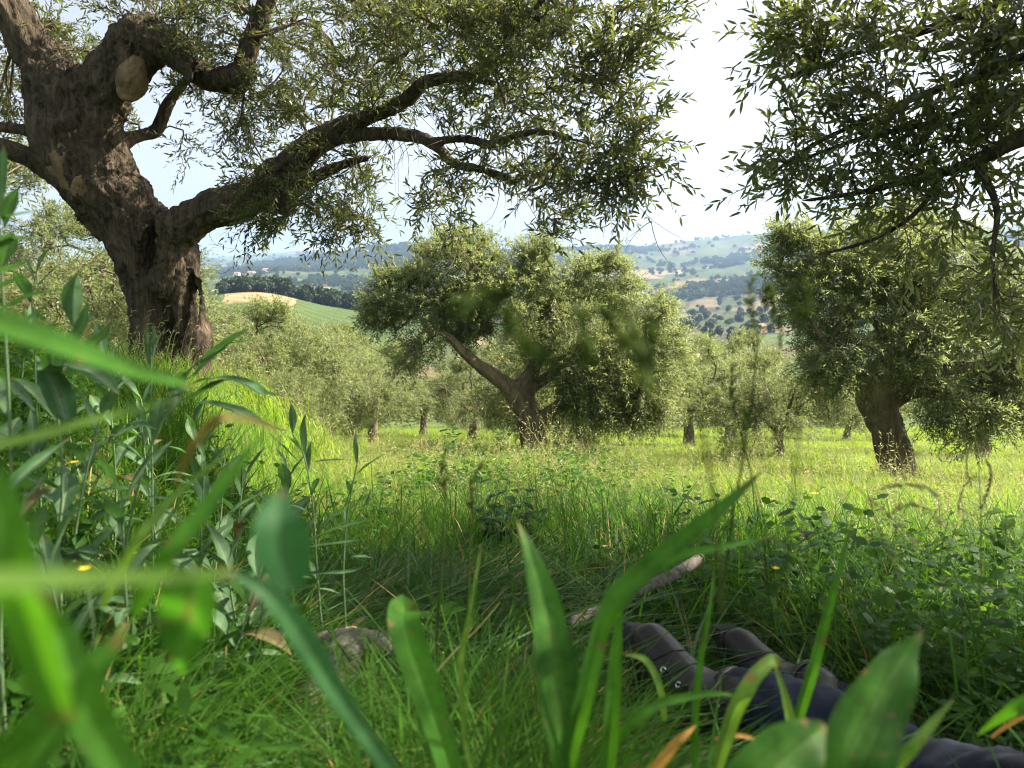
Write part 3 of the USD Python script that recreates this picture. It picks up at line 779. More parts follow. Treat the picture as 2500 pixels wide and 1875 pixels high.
near_chains += near_limbs[-3:]
near_blobs = [B(1930, 70, 2.8, 50, 100, w=0.030), B(1910, 330, 2.8, 40, 90, w=0.025), B(2010, 60, 2.7, 120, 100, w=0.070), B(2050, 250, 2.65, 120, 120, w=0.100), B(2250, 60, 2.55, 200, 120, w=0.100), B(2280, 250, 2.5, 170, 130, w=0.120), B(2000, 420, 2.75, 90, 40, w=0.030),
              B(2160, 430, 2.6, 150, 60, w=0.050), B(2400, 430, 2.4, 120, 110, w=0.040), B(2150, 530, 2.55, 80, 40, w=0.013), B(2360, 600, 2.4, 130, 70, w=0.025), B(2470, 740, 2.3, 70, 100, w=0.018), B(2450, 120, 2.4, 130, 150, w=0.100), B(2440, 280, 2.35, 100, 90, w=0.050),
              (np.array([2.6, 2.5, 1.7]), (0.9, 0.9, 0.4), .4), (np.array([1.7, 1.4, 1.4]), (0.9, 0.9, 0.4), .2), (np.array([3.6, 2.7, 2.2]), (0.9, 0.9, 0.35), .5), (np.array([1.6, 2.0, 2.15]), (0.8, 0.8, 0.3), .6), (np.array([2.05, 2.15, 0.75]), (0.4, 0.5, 0.5), .35), (np.array([1.0, 3.2, 2.3]), (0.8, 0.8, 0.3), .6), (np.array([2.9, 3.7, 2.3]), (0.9, 0.9, 0.35), .6), (np.array([3.9, 3.9, 2.4]), (0.9, 0.9, 0.35), .6),  # crown clumps out of view, most of them placed to shade the foreground
               (np.array([4.8, 3.2, 2.4]), (0.8, 0.9, 0.4), .4), (np.array([3.4, 1.6, 1.9]), (0.8, 0.8, 0.4), .4)]
olive("olive_tree", "dark olive branches hanging into the picture from beyond its right edge", base_near, near_chains, near_limbs, near_blobs, 2150, 4, OLIVE, BARK,
      per=2, size=0.047, length=0.20, pairs=7, edge=0.03, fine=True, single=300, twig_r=0.0022, rmax=0.014, lift=0.12, droop=0.05, hollow=0.0, clump=0.15, spread=0.6, bow=0.02)

# the wide olive tree in the middle of the meadow
dc = 11.5
base_c = np.array([*at(1305, 1130, dc)[:2], 0.0]); base_c[2] = g1(*base_c[:2])
c_chains = [px_chain([(1300, 1160, dc, 50), (1306, 1110, dc, 38), (1300, 1050, dc, 34), (1285, 1000, dc, 33), (1265, 962, dc, 30)], 8),
            px_chain([(1268, 965, dc, 26), (1215, 925, dc - .1, 19), (1150, 878, dc - .2, 14), (1112, 838, dc - .3, 11), (1085, 812, dc - .3, 9), (1040, 815, dc - .4, 6)], 10),
            px_chain([(1268, 965, dc, 26), (1296, 910, dc, 19), (1318, 868, dc, 16), (1312, 825, dc + .1, 13), (1330, 760, dc + .2, 9), (1360, 700, dc + .3, 6)], 9),
            px_chain([(1300, 1040, dc, 24), (1370, 985, dc - .3, 14), (1450, 930, dc - .4, 11), (1540, 880, dc - .3, 8), (1600, 840, dc - .2, 5)], 9),
            px_chain([(1290, 950, dc, 16), (1390, 880, dc + .4, 11), (1470, 790, dc + .7, 8), (1520, 720, dc + .8, 5)], 8)]
c_limbs = [c[2:] for c in c_chains[1:]] + [px_chain([(1085, 812, dc - .3, 7), (1060, 740, dc - .2, 5), (1040, 660, dc, 4), (1090, 610, dc, 2)], 7), px_chain([(1105, 830, dc - .3, 6), (1170, 815, dc, 5), (1230, 800, dc, 4)], 5),
                                           px_chain([(1230, 985, dc, 6), (1170, 1000, dc - .3, 5), (1120, 1020, dc - .4, 3)], 5)]
c_blobs = [B(1000, 740, dc - .3, 115, 85), B(1110, 650, dc - .2, 110, 85), B(1085, 605, dc, 45, 40, w=.10), B(1230, 660, dc, 110, 70), B(1240, 745, dc, 130, 80), B(1340, 690, dc + .3, 120, 80), B(1460, 690, dc + .5, 90, 80), B(1480, 645, dc + .4, 40, 35, w=.06),
           B(1560, 760, dc + .3, 100, 90), B(1400, 840, dc - .2, 140, 110), B(1400, 930, dc - .4, 60, 100), B(1500, 900, dc - .2, 120, 110), B(1610, 860, dc, 70, 110), B(930, 770, dc - .4, 50, 50, w=.15), B(1450, 1010, dc - .4, 60, 60), B(1560, 990, dc - .2, 90, 80, w=.3),
           B(1130, 790, dc, 80, 60, w=.30), B(1000, 880, dc - .3, 70, 40, w=.06), B(1170, 720, dc - .2, 100, 60), B(1040, 860, dc - .5, 60, 40, w=.06), B(960, 690, dc, 60, 50, w=.12), B(1160, 590, dc, 40, 40, w=.06), B(1330, 610, dc + .2, 50, 40, w=.07)]
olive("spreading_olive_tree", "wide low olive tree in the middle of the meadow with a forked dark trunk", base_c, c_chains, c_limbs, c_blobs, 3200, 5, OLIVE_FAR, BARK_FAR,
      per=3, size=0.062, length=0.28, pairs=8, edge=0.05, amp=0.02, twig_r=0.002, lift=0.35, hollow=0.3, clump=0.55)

# the leaning olive tree on the right
dr = 9.3
base_r = np.array([*at(2195, 1180, dr)[:2], 0.0]); base_r[2] = g1(*base_r[:2])
r_chains = [px_chain([(2205, 1215, dr, 60), (2195, 1160, dr, 47), (2180, 1090, dr, 43), (2155, 1020, dr, 42), (2135, 970, dr, 45), (2150, 925, dr, 50), (2165, 905, dr, 42)], 11),
            px_chain([(2140, 950, dr, 36), (2085, 930, dr - .1, 18), (2055, 925, dr - .2, 14), (2040, 880, dr - .3, 11), (2010, 835, dr - .4, 8), (1990, 800, dr - .5, 6)], 9),
            px_chain([(2170, 940, dr, 36), (2245, 925, dr - .1, 22), (2290, 905, dr - .2, 16), (2380, 895, dr - .3, 12), (2480, 870, dr - .4, 8)], 9),
            px_chain([(2170, 915, dr, 30), (2205, 870, dr, 20), (2225, 820, dr, 16), (2215, 790, dr, 14), (2240, 720, dr, 8)], 8),
            px_chain([(2165, 910, dr, 20), (2175, 850, dr + .2, 12), (2130, 780, dr + .3, 9), (2080, 700, dr + .4, 6)], 7),
            px_chain([(2190, 975, dr, 20), (2250, 955, dr - .2, 13), (2300, 965, dr - .4, 10), (2340, 985, dr - .5, 8), (2370, 1040, dr - .6, 5)], 8)]
r_limbs = [c[2:] for c in r_chains[1:]]
r_blobs = [B(1950, 660, dr - .2, 75, 110), B(1930, 580, dr - .2, 40, 40, w=.08), B(2030, 700, dr - .2, 130, 130), B(2130, 630, dr, 170, 110), B(2300, 690, dr, 190, 150), B(2440, 800, dr - .2, 150, 170), B(2040, 880, dr - .4, 90, 100),
           B(2360, 1000, dr - .5, 150, 90), B(2250, 850, dr - .5, 120, 90), B(2480, 960, dr - .3, 120, 90), B(2220, 560, dr + .2, 120, 60), B(2200, 770, dr + .3, 150, 100)]
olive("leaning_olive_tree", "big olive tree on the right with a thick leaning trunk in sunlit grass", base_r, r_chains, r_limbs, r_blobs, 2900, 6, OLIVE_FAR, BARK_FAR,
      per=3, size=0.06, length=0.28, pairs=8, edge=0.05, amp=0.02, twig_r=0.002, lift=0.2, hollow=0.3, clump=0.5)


# trees further off: three grown models, repeated
def model_tree(seed, height, spread, n):
    rs = np.random.default_rng(seed)
    lean = rs.normal(0, 0.12, 2)
    h0 = height * 0.30
    trunk = np.array([[0, 0, -0.3, .22], [0, 0, 0.05, .19], [lean[0] * .5, lean[1] * .5, h0 * .6, .15], [lean[0], lean[1], h0, .16]])
    chains, limbs = [curve(trunk, 7)], []
    for k in range(5):
        a = k * 1.257 + rs.uniform(-.4, .4)
        o = np.array([math.cos(a), math.sin(a)]) * spread * rs.uniform(0.35, 0.6)
        z = height * rs.uniform(0.55, 0.8)
        c = curve([[lean[0], lean[1], h0, .10], [lean[0] + o[0] * .5, lean[1] + o[1] * .5, h0 + (z - h0) * .4, .065], [lean[0] + o[0], lean[1] + o[1], z, .03]], 8)
        chains.append(c); limbs.append(c[2:])
    blobs = []
    for k in range(13):
        a, q = rs.uniform(0, 6.28), rs.uniform(0.15, 0.72) ** 0.7
        zz = height * rs.uniform(0.27, 0.84) * (1.08 - 0.35 * q)
        blobs.append((np.array([math.cos(a) * spread * q, math.sin(a) * spread * q, zz]), (spread * .38, spread * .38, height * .15)))
    for k in range(4):
        a = rs.uniform(0, 6.28)
        blobs.append((np.array([math.cos(a) * spread * .3, math.sin(a) * spread * .3, height * rs.uniform(.82, .93)]), (spread * .14, spread * .14, height * .09), 0.25))
    tg = blob_points(blobs, n, rs, 0.3, 0.5)
    tg = tg[tg[:, 2] > height * 0.14]
    paths, tips = grow(limbs, tg, rs, step=0.25, r0=0.003, rmax=0.03)
    leaves, st = shoots(tg, tips, np.array([0, 0, height * .5]), rs, 3, 0.34, 8, 0.075, 0.75, 0.2, 0.3)
    tv, tf = wood(chains, 0.07, (), 0.02, seed)
    parts = [tube(p, r, 3, cap=False) for p, r in paths]
    return (tv, tf), merge(parts), leaf_blades(*leaves, fine=False)


models = [model_tree(21, 3.6, 2.3, 1500), model_tree(22, 4.0, 2.1, 1500), model_tree(23, 3.4, 2.6, 1600)]
proto = []
for k, (tr, br, lv) in enumerate(models):
    c = stage.CreateClassPrim(f"/World/olive_model_{k + 1:03d}")
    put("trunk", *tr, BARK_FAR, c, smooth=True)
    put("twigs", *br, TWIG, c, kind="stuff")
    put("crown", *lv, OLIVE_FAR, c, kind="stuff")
    proto.append(c)


def place_tree(k, px, d, s, yaw, label, group="olive trees further down the grove", sink=0.0, sz=1.0):
    x, y = (px - CX) / F * d, d
    b = (x, y, g1(x, y) - sink)
    t = UsdGeom.Xform.Define(stage, path_for("olive_tree"))
    t.AddTranslateOp().Set(Gf.Vec3d(*b)); t.AddRotateZOp().Set(math.degrees(yaw)); t.AddScaleOp().Set(Gf.Vec3f(s, s, s * sz))
    p = t.GetPrim()
    p.GetReferences().AddInternalReference(proto[k].GetPath())
    p.SetInstanceable(True)
    data(p, label=label, category="olive tree", group=group)


for a in [
    (0, 905, 17.5, 0.72, 0.3, "round small olive tree on a short dark trunk left of the wide one"),
    (1, 700, 15.0, 0.76, 1.0, "tall pale olive tree just right of the old hollow trunk"),
    (2, 570, 12.0, 0.50, 2.2, "low olive tree hugging the right foot of the old hollow trunk"),
    (1, 150, 10.5, 0.92, 4.0, "sunlit olive tree behind the old trunk at the left edge"),
    (0, -60, 9.0, 1.0, 5.2, "olive tree cut by the left edge of the picture"),
    (2, 330, 15.0, 1.15, 3.1, "pale olive tree seen between the left edge and the old trunk"),
    (0, 1425, 13.6, 0.85, 2.7, "olive tree on a thin trunk close behind the wide one"),
    (1, 1368, 15.5, 0.8, 0.9, "olive tree showing only a narrow trunk behind the wide one"),
    (2, 1690, 22.0, 0.95, 1.7, "dark olive tree in the gap between the wide and the leaning one"),
    (2, 1915, 12.0, 0.56, 2.0, "slim young olive tree left of the leaning trunk"),
    (0, 1150, 22.0, 0.75, 4.4, "shaded olive tree low behind the left of the wide one"),
    (2, 1030, 28.0, 0.85, 0.4, "grey olive tree far down the slope beside the round small one"),
    (1, 1790, 36.0, 1.3, 3.4, "pale far olive tree whose top shows left of the leaning one"),
    (0, 2080, 34.0, 0.9, 5.0, "far olive tree hidden mostly by the leaning one"),
    (2, 2420, 20.0, 1.1, 0.2, "olive tree behind the leaning one at the right edge"),
    (1, 800, 28.0, 1.05, 2.5, "far olive tree peeping over the round small one"),
    (0, 1560, 34.0, 0.85, 1.2, "far olive tree low behind the right of the wide one"),
]:
    place_tree(*a)

# ---------------------------------------------------------------- meadow
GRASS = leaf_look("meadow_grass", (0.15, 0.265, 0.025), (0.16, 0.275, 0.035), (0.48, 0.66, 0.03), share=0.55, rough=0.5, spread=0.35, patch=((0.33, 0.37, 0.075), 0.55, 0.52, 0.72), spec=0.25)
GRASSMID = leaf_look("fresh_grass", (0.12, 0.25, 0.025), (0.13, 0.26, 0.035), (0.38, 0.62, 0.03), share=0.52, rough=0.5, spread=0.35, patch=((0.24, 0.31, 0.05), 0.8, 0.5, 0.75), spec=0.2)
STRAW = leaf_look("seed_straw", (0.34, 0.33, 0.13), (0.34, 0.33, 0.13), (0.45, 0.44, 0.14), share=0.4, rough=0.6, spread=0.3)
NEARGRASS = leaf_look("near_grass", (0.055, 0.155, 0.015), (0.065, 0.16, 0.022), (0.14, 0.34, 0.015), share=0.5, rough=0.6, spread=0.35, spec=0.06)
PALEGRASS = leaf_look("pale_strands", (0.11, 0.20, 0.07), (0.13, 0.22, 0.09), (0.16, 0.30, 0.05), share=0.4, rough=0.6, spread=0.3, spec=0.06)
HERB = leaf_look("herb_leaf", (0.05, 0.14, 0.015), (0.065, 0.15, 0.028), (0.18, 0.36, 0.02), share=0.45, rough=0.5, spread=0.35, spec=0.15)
DRY = leaf_look("dry_blade", (0.42, 0.27, 0.09), (0.42, 0.27, 0.09), (0.45, 0.26, 0.06), share=0.35, rough=0.6, spread=0.25)


def ribbons(p, yaw, h, lean, w, segs=3, twist=None, curl=0.0):
    """Grass blades from p: height h, leaning over by lean, width w."""
    s = np.linspace(0, 1, segs + 1)
    hz = np.stack([np.cos(yaw), np.sin(yaw), 0 * yaw], -1)
    tw = yaw + np.pi / 2 + (0 if twist is None else twist)
    sd = np.stack([np.cos(tw), np.sin(tw), 0 * yaw], -1)
    z = h[:, None] * (s - (0.22 + curl) * lean[:, None] * s ** 2.4)
    o = h[:, None] * lean[:, None] * s ** 1.8
    c = p[:, None] + hz[:, None] * o[..., None]
    c[..., 2] += z
    ww = (w[:, None] * (1 - 0.85 * s ** 2) * 0.5)[..., None] * sd[:, None]
    L, R = c[:, :-1] - ww[:, :-1], c[:, :-1] + ww[:, :-1]
    v = np.concatenate([np.stack([L, R], 2).reshape(len(p), -1, 3), c[:, -1:]], 1)
    nv = 2 * segs + 1
    f = []
    for k in range(segs - 1):
        f += [[2 * k, 2 * k + 1, 2 * k + 3], [2 * k, 2 * k + 3, 2 * k + 2]]
    f.append([2 * segs - 2, 2 * segs - 1, 2 * segs])
    i = np.arange(len(p))[:, None, None] * nv
    return v.reshape(-1, 3), (i + np.array(f)[None]).reshape(-1, 3)


def tuft(n, radius, hmin, hmax, wid, rs, lean=(0.15, 0.9), segs=3, wind=None):
    a, q = rs.uniform(0, 6.28, n), radius * np.sqrt(rs.random(n))
    p = np.stack([q * np.cos(a), q * np.sin(a), np.full(n, -0.02)], 1)
    yaw = rs.uniform(0, 6.28, n)
    if wind is not None:
        yaw = wind + rs.normal(0, 1.1, n)
    return ribbons(p, yaw, rs.uniform(hmin, hmax, n) * rs.uniform(0.7, 1.0, n), rs.uniform(*lean, n), wid * rs.uniform(0.6, 1.3, n), segs, rs.normal(0, 0.6, n))


def seed_stems(n, radius, hmin, hmax, rs, wid=0.0016, spike=7):
    """Thin stems with a loose nodding panicle."""
    a, q = rs.uniform(0, 6.28, n), radius * np.sqrt(rs.random(n))
    p = np.stack([q * np.cos(a), q * np.sin(a), np.full(n, -0.02)], 1)
    yaw, h, lean = rs.uniform(0, 6.28, n), rs.uniform(hmin, hmax, n), rs.uniform(0.1, 0.45, n)
    sv, sf = ribbons(p, yaw, h, lean, np.full(n, wid), 3, rs.normal(0, 0.6, n))
    hz = np.stack([np.cos(yaw), np.sin(yaw), 0 * yaw], -1)
    lp, ld = [], []
    for k in range(spike):
        s = 0.74 + 0.26 * (k + 0.5) / spike
        c = p + hz * (h * lean * s ** 1.8)[:, None]
        c[:, 2] += h * (s - 0.22 * lean * s ** 2.4)
        lp.append(c)
        ld.append(unit(hz * 0.5 + rs.normal(size=(n, 3)) * 0.5 + [0, 0, 0.35]))
    lp, ld = np.vstack(lp), np.vstack(ld)
    return (sv, sf), leaf_blades(lp, ld, rs.normal(size=lp.shape), rs.uniform(0.018, 0.035, len(lp)), rs.uniform(0.003, 0.006, len(lp)), fine=False)


def herb(n, radius, hmin, hmax, leaf, rs, ratio=0.55):
    m = n // 6
    a, q = rs.uniform(0, 6.28, m), radius * np.sqrt(rs.random(m))
    p = np.stack([q * np.cos(a), q * np.sin(a), np.full(m, -0.02)], 1)
    top = p + np.stack([rs.normal(0, .25, m), rs.normal(0, .25, m), np.ones(m)], 1) * rs.uniform(hmin, hmax, (m, 1))
    t = rs.uniform(0.35, 1.0, (m, 6, 1))
    lp = (p[:, None] + (top - p)[:, None] * t).reshape(-1, 3)
    yaw = rs.uniform(0, 6.28, len(lp))
    ld = unit(np.stack([np.cos(yaw), np.sin(yaw), rs.uniform(-0.3, 0.6, len(lp))], 1))
    ln = leaf * rs.uniform(0.6, 1.3, len(lp))
    lv = leaf_blades(lp, ld, np.array([0, 0, 1.0]) + rs.normal(size=lp.shape) * 0.35, ln, ln * ratio, fine=True)
    i = np.arange(m)[:, None]
    w = np.array([0.0012, 0.0008, 0])
    sv = np.stack([p - w, p + w, top], 1).reshape(-1, 3)
    return lv, (sv, i * 3 + [[0, 1, 2]])


rs = np.random.default_rng(31)
WIND = 2.6
far_tufts, mid_tufts, near_tufts, herb_tufts, flat_tufts = [], [], [], [], []
for k in range(4):
    st, sp = seed_stems(3, 0.30, 0.18, 0.36, rs)
    far_tufts.append([(*tuft(110, 0.30, 0.10, 0.26, 0.0055, rs, (0.3, 1.0), 3, WIND), GRASS), (*st, STRAW), (*sp, STRAW)])
for k in range(4):
    st, sp = seed_stems(3, 0.22, 0.2, 0.40, rs)
    mid_tufts.append([(*tuft(80, 0.22, 0.08, 0.28, 0.0048, rs, (0.2, 1.1), 3, WIND), GRASSMID), (*st, STRAW), (*sp, STRAW)])
for k in range(4):
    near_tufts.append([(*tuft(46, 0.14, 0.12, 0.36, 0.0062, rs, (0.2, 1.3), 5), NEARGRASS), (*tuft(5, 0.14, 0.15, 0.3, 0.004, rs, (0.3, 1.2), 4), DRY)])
for k in range(4):
    lv, sv = herb(170, 0.20, 0.10, 0.30, 0.030, rs, (0.5, 0.7, 0.42, 0.85)[k])
    herb_tufts.append([(*lv, HERB), (*sv, HERB)])
for k in range(3):
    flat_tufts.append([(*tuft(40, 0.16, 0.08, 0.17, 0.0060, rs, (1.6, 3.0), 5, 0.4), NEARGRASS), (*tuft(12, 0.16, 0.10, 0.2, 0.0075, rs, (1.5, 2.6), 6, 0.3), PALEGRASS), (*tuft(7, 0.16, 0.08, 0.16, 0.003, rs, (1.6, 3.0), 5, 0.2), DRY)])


def fan(n, d0, d1, rs, side=0.80, power=2.0):
    d = (rs.random(n) * (d1 ** power - d0 ** power) + d0 ** power) ** (1 / power)
    return rs.uniform(-side, side, n) * d, d


def scatter(name, protos, x, y, smin, smax, rs, label, sink=0.0, cat="grass"):
    n = len(x)
    ta = (rs.uniform(0, 6.28, n), np.abs(rs.normal(0, 0.10, n)))
    instancer(name, protos, rs.integers(0, len(protos), n), np.stack([x, y, ground(x, y) - sink], 1), rs.normal(0, 0.5, n) if cat == "grass" else rs.uniform(0, 6.28, n), rs.uniform(smin, smax, n) * (0.55 + 0.9 * meshkit.fbm(np.stack([x * .5, y * .5, 0 * x], 1), 3, 77)), tilt=ta,
              kind="stuff", label=label, category=cat)


x1, y1 = fan(4300, 13, 62, rs); x2, y2 = fan(2300, 6, 14, rs); x3, y3 = fan(1000, 3.2, 7, rs, 0.95)
scatter("meadow_grass", far_tufts, np.r_[x1, x2 * 1.0], np.r_[y1, y2], 0.85, 1.35, rs, "sunlit yellow green grass with pale seed heads in the meadow")
x0, y0 = fan(420, 2.6, 6.5, rs, 1.0)
scatter("mixed_grass", mid_tufts, np.r_[x3, x0], np.r_[y3, y0], 0.7, 1.15, rs, "finer green grass between the viewer and the meadow")
xs_, ys_ = fan(260, 3.4, 18, rs, 0.8, 1.5)
tall_ = [[(*a, STRAW), (*b, STRAW)] for a, b in (seed_stems(3, 0.10, 0.45, 0.75, rs, 0.0022, 9) for _ in range(4))]
scatter("flowering_grass", tall_, xs_, ys_, 0.7, 1.2, rs, "tall thin flowering grass stems above the meadow")
x4, y4 = fan(900, 0.75, 4.0, rs, 1.1, 1.6)
pn = meshkit.noise(np.stack([x4 * 1.3, y4 * 1.3, 0 * x4], 1), 5)


def at_log(x, y):
    return ((y > 1.1) & (y < 1.75) & (np.abs(x + 0.347) < 0.11)) | ((y <= 1.1) & (y > 0.4) & (np.abs(x + 0.29 * y) < 0.085))


def at_person(x, y, r):
    best = np.full(len(x), 9.0)
    for a, b in (((0.28, 1.62), (0.85, 0.5)), ((0.52, 1.86), (1.08, 0.6))):
        a, b = np.array(a), np.array(b)
        t = np.clip(((x - a[0]) * (b - a)[0] + (y - a[1]) * (b - a)[1]) / ((b - a) @ (b - a)), 0, 1)
        best = np.minimum(best, np.hypot(x - a[0] - t * (b - a)[0], y - a[1] - t * (b - a)[1]))
    return (best < r) | ((x > 0.25) & (x < 0.8) & (y < 1.5) & (y > 0.35) & (x + 0.52 * y < 1.1))


person_zone = at_person(x4, y4, 0.24)
clear = (x4 > -0.62) & (x4 < 0.3) & (y4 > 0.8) & (y4 < 2.75)
ok = ~person_zone & ~at_log(x4, y4) & ~(clear & (rs.random(len(x4)) < 0.93))
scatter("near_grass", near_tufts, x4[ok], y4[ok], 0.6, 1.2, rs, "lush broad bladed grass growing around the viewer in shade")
x5, y5 = fan(1700, 1.3, 12, rs, 0.9, 1.4)
hn = meshkit.fbm(np.stack([x5 * 0.55, y5 * 0.55, 0 * x5], 1), 3, 8)
ok = (hn > 0.42) & ~at_log(x5, y5) & ~at_person(x5, y5, 0.26) & ~((np.abs(x5 + 0.15) < 0.7) & (y5 < 2.8)) & ((x5 < 0.8 + 0.05 * y5) | (y5 < 4.2)) & ~((x5 < -0.9) & (y5 > 3.4) & (y5 < 7.5))
scatter("low_herbs", herb_tufts, x5[ok], y5[ok], 0.6, 1.25, rs, "low leafy herbs and clover between the grass", cat="herbs")
x6 = rs.uniform(-0.9, 1.1, 520); y6 = rs.uniform(0.7, 2.8, 520); keep = ~at_person(x6, y6, 0.14) & ~at_log(x6, y6) & ~((np.abs(x6 + 0.10 + 0.15 * y6 ) < 0.14) & (y6 > 0.95) & (y6 < 1.8) & (x6 < -.12)) ; x6, y6 = x6[keep], y6[keep]
scatter("flattened_grass", flat_tufts, x6, y6, 0.7, 1.2, rs, "trodden grass lying flat in front of the viewer", sink=-0.01)
xb = np.r_[rs.uniform(-3.2, 3.2, 260)]; yb = rs.uniform(-2.5, 0.9, 260)
ok = np.hypot(xb, yb) > 1.0
scatter("bank_grass", near_tufts, xb[ok], yb[ok], 0.6, 1.1, rs, "grass on the slope beside the viewer")

# ---------------------------------------------------------------- plants in front, boots, branches on the ground
def rib_leaf(name, top, under, through, rib, share=0.35, rough=0.5, spread=0.15, spec=0.15, streak=16.0, spots=0.66):
    """A larger leaf: pale midrib, fine streaks along it, blotches, brown spots and a dry tip; the tone attribute holds rib, across, along."""
    n = {"g": ("geometry", {}), "face": ("mix_color", {"a": top, "b": under}), "a": ("attribute", {"attribute": "tone"}), "sp": ("separate_color", {"color_type": "rgb"}), "ribm": ("mix_color", {"b": rib}),
         "oi": ("object_info", {}), "ca": ("math", {"math_type": "multiply", "value2": streak}), "cs": ("math", {"math_type": "multiply", "value2": 1.6}), "cv": ("combine_xyz", {}), "sv": ("vector_math", {"math_type": "add"}),
         "st": ("noise_texture", {"scale": 1.0, "detail": 4.0, "roughness": 0.7}), "sr": ("map_range", {"from_min": 0.3, "from_max": 0.7, "to_min": 0.72, "to_max": 1.28}),
         "tc": ("texture_coordinate", {}), "n": ("noise_texture", {"scale": 26.0, "detail": 5.0, "roughness": 0.65}), "nr": ("map_range", {"from_min": 0.3, "from_max": 0.7, "to_min": 1 - spread * 2, "to_max": 1 + spread * 2}),
         "mu": ("math", {"math_type": "multiply"}), "h": ("hsv", {"saturation": 1.0, "hue": 0.5, "fac": 1.0}), "h2": ("hsv", {"saturation": 1.0, "hue": 0.5, "fac": 1.0, "color": through}),
         "n3": ("noise_texture", {"scale": 75.0, "detail": 2.0}), "sm": ("map_range", {"from_min": spots, "from_max": spots + 0.05, "to_min": 0.0, "to_max": 0.8, "clamp": True}),
         "tm": ("map_range", {"from_min": 0.90, "from_max": 1.0, "to_min": 0.0, "to_max": 0.7, "clamp": True}), "mxm": ("math", {"math_type": "maximum"}), "br": ("mix_color", {"b": (0.16, 0.11, 0.04)}), "br2": ("mix_color", {"b": (0.10, 0.07, 0.02)}),
         "b": ("bump", {"strength": 0.5, "distance": 0.0015}), "p": ("principled_bsdf", {"roughness": rough, "specular_ior_level": spec}), "t": ("translucent_bsdf", {}), "m": ("mix_closure", {"fac": share})}
    l = [("g.backfacing", "face.fac"), ("a.color", "sp.color"), ("face.result", "ribm.a"), ("sp.r", "ribm.fac"), ("sp.g", "ca.value1"), ("sp.b", "cs.value1"), ("ca.value", "cv.x"), ("cs.value", "cv.y"), ("oi.random", "cv.z"),
         ("oi.location", "sv.vector1"), ("cv.vector", "sv.vector2"), ("sv.vector", "st.vector"), ("st.fac", "sr.value"), ("tc.object", "n.vector"), ("n.fac", "nr.value"), ("sr.result", "mu.value1"), ("nr.result", "mu.value2"),
         ("ribm.result", "h.color"), ("mu.value", "h.value"), ("mu.value", "h2.value"), ("tc.object", "n3.vector"), ("n3.fac", "sm.value"), ("sp.b", "tm.value"), ("sm.result", "mxm.value1"), ("tm.result", "mxm.value2"),
         ("h.color", "br.a"), ("mxm.value", "br.fac"), ("h2.color", "br2.a"), ("mxm.value", "br2.fac"), ("br.result", "p.base_color"), ("br2.result", "t.color"), ("st.fac", "b.height"), ("b.normal", "p.normal"), ("p.BSDF", "m.closure1"), ("t.BSDF", "m.closure2")]
    return usdkit.material(stage, f"/World/Looks/{name}", n, l, surface="m.closure")


SAGE = rib_leaf("woolly_leaf", (0.035, 0.092, 0.03), (0.07, 0.125, 0.06), (0.065, 0.17, 0.026), (0.14, 0.21, 0.115), 0.3, 0.65, spec=0.2)
SAGESTEM = plain_look("woolly_stem", (0.11, 0.17, 0.08), 0.8, 0.2)
DOCK = rib_leaf("dock_leaf", (0.028, 0.085, 0.012), (0.035, 0.09, 0.018), (0.05, 0.17, 0.008), (0.07, 0.15, 0.03), 0.4, 0.5, 0.25, spec=0.12)
BLADE = rib_leaf("broad_blade", (0.035, 0.115, 0.012), (0.04, 0.12, 0.018), (0.075, 0.22, 0.008), (0.06, 0.17, 0.02), 0.5, 0.62, 0.2, spec=0.12)
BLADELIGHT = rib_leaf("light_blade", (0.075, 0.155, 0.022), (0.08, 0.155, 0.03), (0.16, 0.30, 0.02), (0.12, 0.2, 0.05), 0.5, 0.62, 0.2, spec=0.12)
BLADEBLUE = rib_leaf("blue_blade", (0.025, 0.085, 0.028), (0.04, 0.105, 0.042), (0.04, 0.16, 0.03), (0.06, 0.13, 0.05), 0.4, 0.5, 0.2, spec=0.12)
BLADEDRY = rib_leaf("orange_blade", (0.42, 0.22, 0.05), (0.42, 0.22, 0.05), (0.5, 0.25, 0.04), (0.5, 0.3, 0.1), 0.35, 0.6, 0.15)
BLADEBROWN = rib_leaf("brown_tipped_blade", (0.10, 0.09, 0.02), (0.10, 0.09, 0.02), (0.16, 0.13, 0.02), (0.14, 0.12, 0.03), 0.4, 0.6, 0.3, spec=0.2)
WITHER = rib_leaf("withered_leaf", (0.085, 0.075, 0.03), (0.11, 0.095, 0.045), (0.10, 0.085, 0.02), (0.14, 0.12, 0.06), 0.3, 0.7, 0.3)
DARKHERB = rib_leaf("dark_herb_leaf", (0.014, 0.05, 0.009), (0.02, 0.055, 0.013), (0.022, 0.085, 0.005), (0.03, 0.08, 0.015), 0.35, 0.5, 0.25)  # dark leaf colour, made darker still to carry shade
YELLOW = plain_look("yellow_petal", (0.75, 0.55, 0.02), 0.6, 0.3)
POPPY = plain_look("poppy_petal", (0.75, 0.13, 0.03), 0.6, 0.3)
PANICLE = leaf_look("green_panicle", (0.05, 0.075, 0.02), (0.05, 0.075, 0.02), (0.08, 0.12, 0.02), share=0.3, rough=0.8, spread=0.2, spec=0.03)

